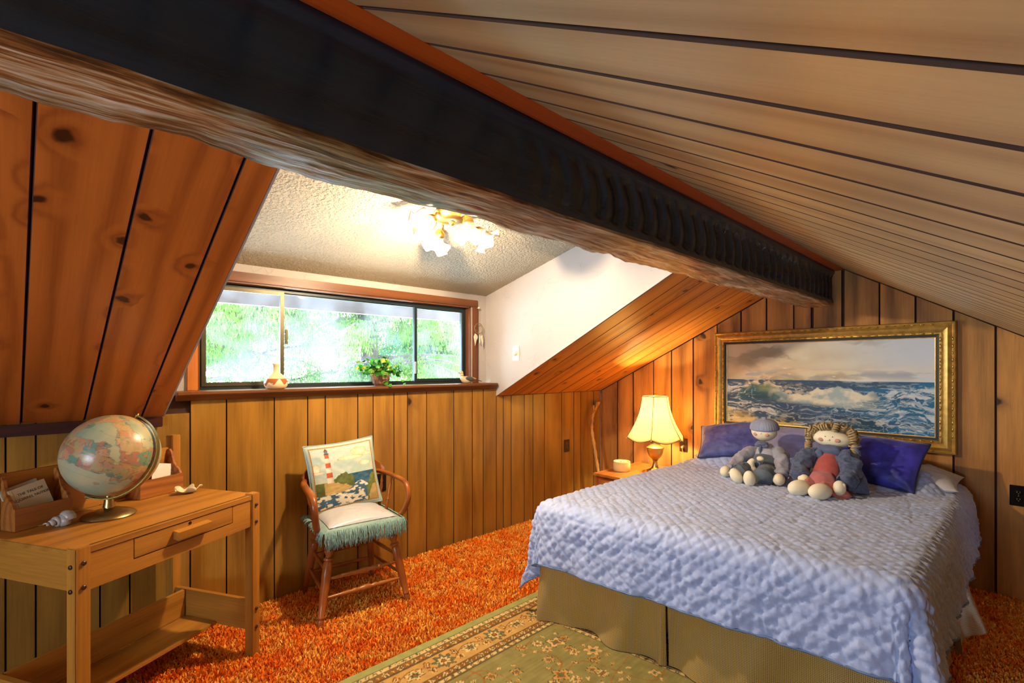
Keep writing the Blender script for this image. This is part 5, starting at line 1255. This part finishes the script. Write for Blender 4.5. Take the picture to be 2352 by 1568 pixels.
# ------------------------------------------------------------------ rag dolls
SKIN = plain('muslin', (240, 230, 200), .75, bump=.2, bs=300, var=.05)
CHEEK = plain('cheek rouge', (216, 160, 140), .8); THREAD = plain('thread', (90, 70, 60), .8)
def cloth(name, c, var=.2, vs=30, bump=.3): return plain(name, c, .7, bump=bump, bs=260, var=var, vs=vs, sheen=.2)
def limb(pts, rad, seed, wr=.006, n=22):
    P = spline(pts, 44); wr = wr*1.9; k = len(P); R = np.interp(np.linspace(0, 1, k), np.linspace(0, 1, len(rad)), rad)
    return MB().tube(P, list(R), n).wrinkle(wr, 26, seed).wrinkle(wr*.35, 75, seed+3)
def boy():
    # local frame: +X points to the head of the bed, +Y to the viewer's left
    d = thing('rag_doll', 'boy rag doll in knit cap and grey overalls sitting on the quilt', 'doll', (3.16, 1.13, .628), 0)
    gr, lg, dg = cloth('grey shirt', (170, 170, 184), .15), cloth('pale shirt', (192, 192, 206), .12, 60), cloth('slate overalls', (96, 110, 124), .18)
    MB().tube([(.10, .01, .01), (.13, .01, .08), (.175, .02, .15), (.20, .03, .20)], [.075, .082, .066, .035], 24).wrinkle(.006, 22, 1).build('torso', lg, d, smooth=True)
    MB().tube([(.08, .01, .0), (.105, .01, .06), (.14, .012, .12)], [.088, .092, .070], 24).wrinkle(.007, 24, 4).build('overalls_bib', dg, d, smooth=True)
    MB().ball((.205, .045, .285), (.062, .078, .064), n=28).ball((.148, .045, .276), (.008, .008, .007), n=10).build('head', SKIN, d, smooth=True)
    for s in (-1, 1):
        MB().ball((.152, .045+s*.034, .268), (.006, .014, .010), n=12).build('cheek', CHEEK, d, smooth=True)
        MB().ball((.146, .045+s*.016, .292), .0028, n=8).build('eye', THREAD, d, smooth=True)
    kn = plain('ribbed knit', (156, 164, 190), .85)
    MB().lathe([(.072, .0), (.076, .004), (.076, .012), (.073, .030), (.066, .046), (.050, .060), (.028, .068), (.014, .070), (.015, .080), (.004, .083)], 96, Matrix.Translation((.212, .045, .296)) @ Matrix.Rotation(-.10, 4, 'Y'), mod=lambda i, th, r, z: (r*(1+.022*math.sin(32*th))*(1+.14*abs(math.sin(th))), z)).build('knit_cap', kn, d, smooth=True)
    for (sg, pts, hand) in ((1, [(.17, .06, .16), (.11, .115, .14), (.03, .150, .09), (-.03, .170, .05)], (-.065, .182, .040)), (-1, [(.17, -.03, .17), (.12, -.085, .15), (.05, -.115, .10), (-.02, -.125, .055)], (-.060, -.130, .040))):
        limb(pts, [.026, .040, .042, .036, .040], 7+sg, .007).build('sleeve', gr, d, smooth=True)
        MB().ball(hand, (.042, .032, .035), n=18).ball((hand[0]-.005, hand[1]-sg*.026, hand[2]-.002), (.018, .012, .011), n=12).build('hand', SKIN, d, smooth=True)
    for (sg, pts, ft) in ((1, [(.07, .04, .03), (-.02, .075, .055), (-.10, .085, .04)], (-.165, .065, .030)), (-1, [(.07, -.03, .03), (-.02, -.045, .055), (-.10, -.05, .04)], (-.175, -.005, .028))):
        limb(pts, [.052, .056, .054, .058], 17+sg, .008).build('trouser_leg', dg, d, smooth=True)
        MB().ball((ft[0], ft[1]*1.15, ft[2]+.014), (.034, .034, .050), Matrix.Rotation(-.25*sg-.2, 4, 'X') @ Matrix.Rotation(-.3, 4, 'Y'), n=22).build('foot', SKIN, d, smooth=True)
    MB().ball((.128, .03, .215), (.03, .036, .016), wr=.3).ball((.118, .05, .205), (.012, .022, .014), wr=.3).ball((.118, .012, .203), (.012, .022, .014), wr=.3).tube([(.112, .03, .205), (.10, .035, .18), (.098, .03, .15)], [.006, .009, .004], 8).build('bow_tie', cloth('blue ribbon', (110, 120, 150)), d, smooth=True)
    t = thing('stuffed_goose', 'small crescent-shaped cream stuffed goose held in the boy rag doll\'s lap', 'toy', (3.165, 1.135, .705))
    MB().tube(spline([(-.01, .028, .052), (-.022, .040, .030), (-.026, .036, .002), (-.02, .010, -.016), (-.012, -.022, -.018)], 26), list(np.interp(np.linspace(0, 1, 29), [0, .3, .6, .85, 1], [.012, .024, .022, .012, .005])), 16).build('body', SKIN, t, smooth=True)
    MB().ball((-.012, -.012, .062), (.018, .022, .016), n=14).build('head', SKIN, t, smooth=True)
    MB().tube([(-.012, .004, .048), (-.022, -.014, .035), (-.03, -.02, .01)], [.006, .008, .003], 8).build('ribbon', cloth('toy ribbon', (96, 108, 140)), t, smooth=True)
boy()
def girl():
    d = thing('rag_doll', 'girl rag doll with blond curls, blue coat and red dress sitting on the quilt', 'doll', (3.13, .785, .628), 0)
    den, red, pk, hr = cloth('speckled blue coat', (96, 110, 146), .4, 70), cloth('faded red dress', (190, 84, 76), .15), cloth('pink petticoat', (206, 120, 118), .15), plain('blond curl', (206, 176, 122), .45, var=.25, vs=60)
    MB().tube([(.06, 0, .01), (.10, 0, .09), (.16, .0, .17), (.19, 0, .22)], [.085, .076, .060, .036], 24).wrinkle(.007, 22, 31).build('dress', red, d, smooth=True)
    MB().lathe([(.045, .10), (.075, .05), (.12, .018), (.150, -.004), (.140, -.004), (.05, .03)], 60, Matrix.Translation((-.005, 0, .012)), mod=lambda i, th, r, z: (r*(1+.10*math.sin(7*th+i)*(i > 1)), z+.008*math.sin(9*th)*(i > 1))).build('skirt', pk, d, smooth=True)
    MB().ball((.185, .0, .285), (.058, .100, .052), Matrix.Rotation(.10, 4, 'X'), n=28).ball((.128, .0, .282), (.007, .008, .006), n=10).build('head', SKIN, d, smooth=True)
    for s in (-1, 1):
        MB().ball((.134, s*.040, .280), (.006, .016, .011), n=12).build('cheek', CHEEK, d, smooth=True)
        MB().ball((.129, s*.018, .300), .0028, n=8).build('eye', THREAD, d, smooth=True)
    hair = MB(); r = random.Random(5)
    for k in range(26):
        a = -.35+(PI+.7)*k/25+r.uniform(-.05, .05); c = Vector((.185+r.uniform(-.03, .03), .112*math.cos(a), .292+.062*math.sin(a)))
        ax = Vector((r.uniform(-.5, .5), -math.sin(a), math.cos(a))).normalized() if k % 2 else Vector((r.uniform(-.6, .6), math.cos(a), math.sin(a))).normalized()
        u = ax.cross(Vector((1, .2, .1))).normalized(); v = ax.cross(u); R = r.uniform(.013, .019); L = .05
        hair.tube([c+ax*(L*(i/30-.5))+u*(R*math.cos(i*.75))+v*(R*math.sin(i*.75)) for i in range(31)], .0058, 6)
    for k in range(10):
        s = 1 if k % 2 else -1; c = Vector((.17+r.uniform(-.02, .02), s*.118, .27-.012*k*.6))
        R = .014; hair.tube([c+Vector((R*math.cos(i*.8), R*math.sin(i*.8), -.0012*i)) for i in range(26)], .0055, 6)
    hair.build('curls', hr, d, smooth=True)
    MB().ball((.135, -.005, .222), (.030, .066, .032), wr=.25, seed=4).ball((.12, .045, .195), (.024, .028, .026), wr=.3, seed=8).build('collar', cloth('slate collar', (96, 110, 146)), d, smooth=True)
    for (sg, pts, hand) in ((1, [(.16, .045, .19), (.12, .105, .17), (.05, .125, .11), (-.02, .10, .07)], (-.055, .075, .055)), (-1, [(.16, -.045, .20), (.12, -.10, .17), (.05, -.12, .11), (-.01, -.105, .07)], (-.060, -.095, .050))):
        limb(pts, [.034, .052, .054, .044, .046], 41+sg, .010).build('coat_sleeve', den, d, smooth=True)
        MB().ball(hand, (.036, .031, .042), n=18).ball((hand[0]-.006, hand[1]+sg*.02, hand[2]+.016), (.012, .012, .016), n=12).build('hand', SKIN, d, smooth=True)
    MB().tube([(.14, -.11, .16), (.08, -.145, .09), (.04, -.155, .02)], [.03, .05, .055], 14, flat=.4).wrinkle(.01, 20, 3).build('coat_tail', den, d, smooth=True)
    MB().tube([(.0, -.13, .012), (-.02, -.17, .010), (-.0, -.205, .008)], [.02, .016, .004], 8, flat=.3).build('sash_end', cloth('sash', (120, 140, 150)), d, smooth=True)
    for (sg, pts, ft) in ((1, [(.05, .035, .03), (-.04, .045, .04), (-.11, .05, .035)], (-.175, .055, .034)), (-1, [(.05, -.035, .03), (-.04, -.035, .04), (-.11, -.03, .035)], (-.185, -.030, .034))):
        limb(pts, [.045, .046, .040, .036], 57+sg, .006).build('trouser_leg', pk, d, smooth=True)
        MB().ball((ft[0], ft[1]*1.2, ft[2]+.008), (.068, .042, .044), Matrix.Rotation(-.5, 4, 'Z'), n=22).build('foot', SKIN, d, smooth=True)
    MB().tube([(.13, -.12, .25), (.10, -.15, .235), (.12, -.155, .21)], [.006, .016, .005], 8, flat=.4).tube([(.13, -.12, .25), (.13, -.155, .262)], [.006, .014], 8, flat=.4).build('hair_ribbon', cloth('hair ribbon', (96, 112, 150)), d, smooth=True)
girl()

# ------------------------------------------------------------------ outdoors: eave and conifers
eave = struct(MB().box((1.4, 3.73, 1.885), (5.2, .05, .23)).box((1.4, 3.45, 2.02), (5.2, .62, .03)).build('roof_eave', plain('weathered fascia', (112, 96, 88), .8, var=.2, vs=6)))
M_BARK = plain('bark', (92, 76, 66), .9, bump=1, bs=40, var=.3)
M_NEED = [translucent('yellow green needles', (70, 98, 30), .5, .7), translucent('blue green needles', (52, 86, 56), .5, .7), translucent('russet needles', (176, 112, 70), .5, .7)]  # even needle colours: yellow green, blue green, russet
M_MOSS = translucent('pale drooping needles', (84, 108, 42), .5, .7)
def conifer(label, x, y, tr, seed, n_br, zr_=(.0, 4.2), needles=0, reach=2.2):
    t = thing('conifer_tree', label, 'tree', (x, y, -3.0), group='conifers outside the window'); r = random.Random(seed)
    MB().tube([(0, 0, 0), (.05, 0, 2.5), (0, .03, 5.5), (.02, 0, 9)], [tr*1.2, tr, tr*.7, .03], 14).wrinkle(.03, 3).build('trunk', M_BARK, t, smooth=True)
    fol = [MB() for _ in range(2)]; V = [[], []]; Fc = [[], []]
    rn = np.random.default_rng(seed)
    for k in range(n_br):
        z = 3+r.uniform(*zr_); a = r.uniform(PI*.75, PI*2.25)+PI*0; L = r.uniform(.5, 1)*reach
        d = Vector((math.cos(a), math.sin(a)*.9, r.uniform(-.05, .25)))
        pts = [Vector((0, 0, z))]
        for i in range(8): pts.append(pts[-1]+d*L/8+Vector((r.uniform(-.03, .03),)*3)); d.z -= .05
        br = MB().tube(pts, [.030*(1-i/9)+.004 for i in range(9)], 6)
        br.build('branch', M_BARK, t, smooth=True)
        for i in range(1, 9):
            for q in range(9):
                p = pts[i]+Vector((r.uniform(-.22, .22), r.uniform(-.22, .22), r.uniform(-.06, .06)))
                which = 0 if r.random() < .7 else 1; ln = r.uniform(.12, .42)
                m = int(ln*110); tt = rn.random(m)
                cx = p.x+rn.normal(0, .035, m); cy = p.y+rn.normal(0, .035, m); cz = p.z-tt*ln
                s = .006+.008*rn.random(m); an = rn.random(m)*2*PI; dl = .03+.03*rn.random(m); tx = rn.normal(0, .012, m)
                dx, dy = np.cos(an)*s, np.sin(an)*s
                tri = np.stack([np.stack([cx-dx, cy-dy, cz], -1), np.stack([cx+dx, cy+dy, cz], -1), np.stack([cx+tx, cy+tx, cz-dl], -1)], 1)
                V[which].append(tri.reshape(-1, 3))
    for w in (0, 1):
        if not V[w]: continue
        A = np.concatenate(V[w]); n = len(A)//3; me = bpy.data.meshes.new('foliage')
        me.vertices.add(len(A)); me.vertices.foreach_set('co', A.ravel()); me.loops.add(len(A)); me.loops.foreach_set('vertex_index', np.arange(len(A)))
        me.polygons.add(n); me.polygons.foreach_set('loop_start', np.arange(n)*3); me.polygons.foreach_set('loop_total', np.full(n, 3)); me.update(calc_edges=True)
        me.materials.append(M_NEED[needles] if w == 0 else M_MOSS); tag(link('foliage', me, t), kind='stuff')
conifer('big conifer with thick trunk and drooping foliage outside the middle pane', 3.5, 7.0, .17, 3, 60, (.0, 4.0), 0, 2.8)
conifer('light green conifer outside the left pane', 1.0, 6.6, .09, 8, 44, (.2, 3.6), 0, 1.9)
conifer('smaller bluish conifer outside the right pane', 5.6, 8.2, .08, 12, 40, (.0, 3.6), 1, 2.1)
conifer('distant pale conifer seen between the two mullions of the window', 2.3, 9.2, .08, 21, 24, (.2, 3.8), 1, 2.0)
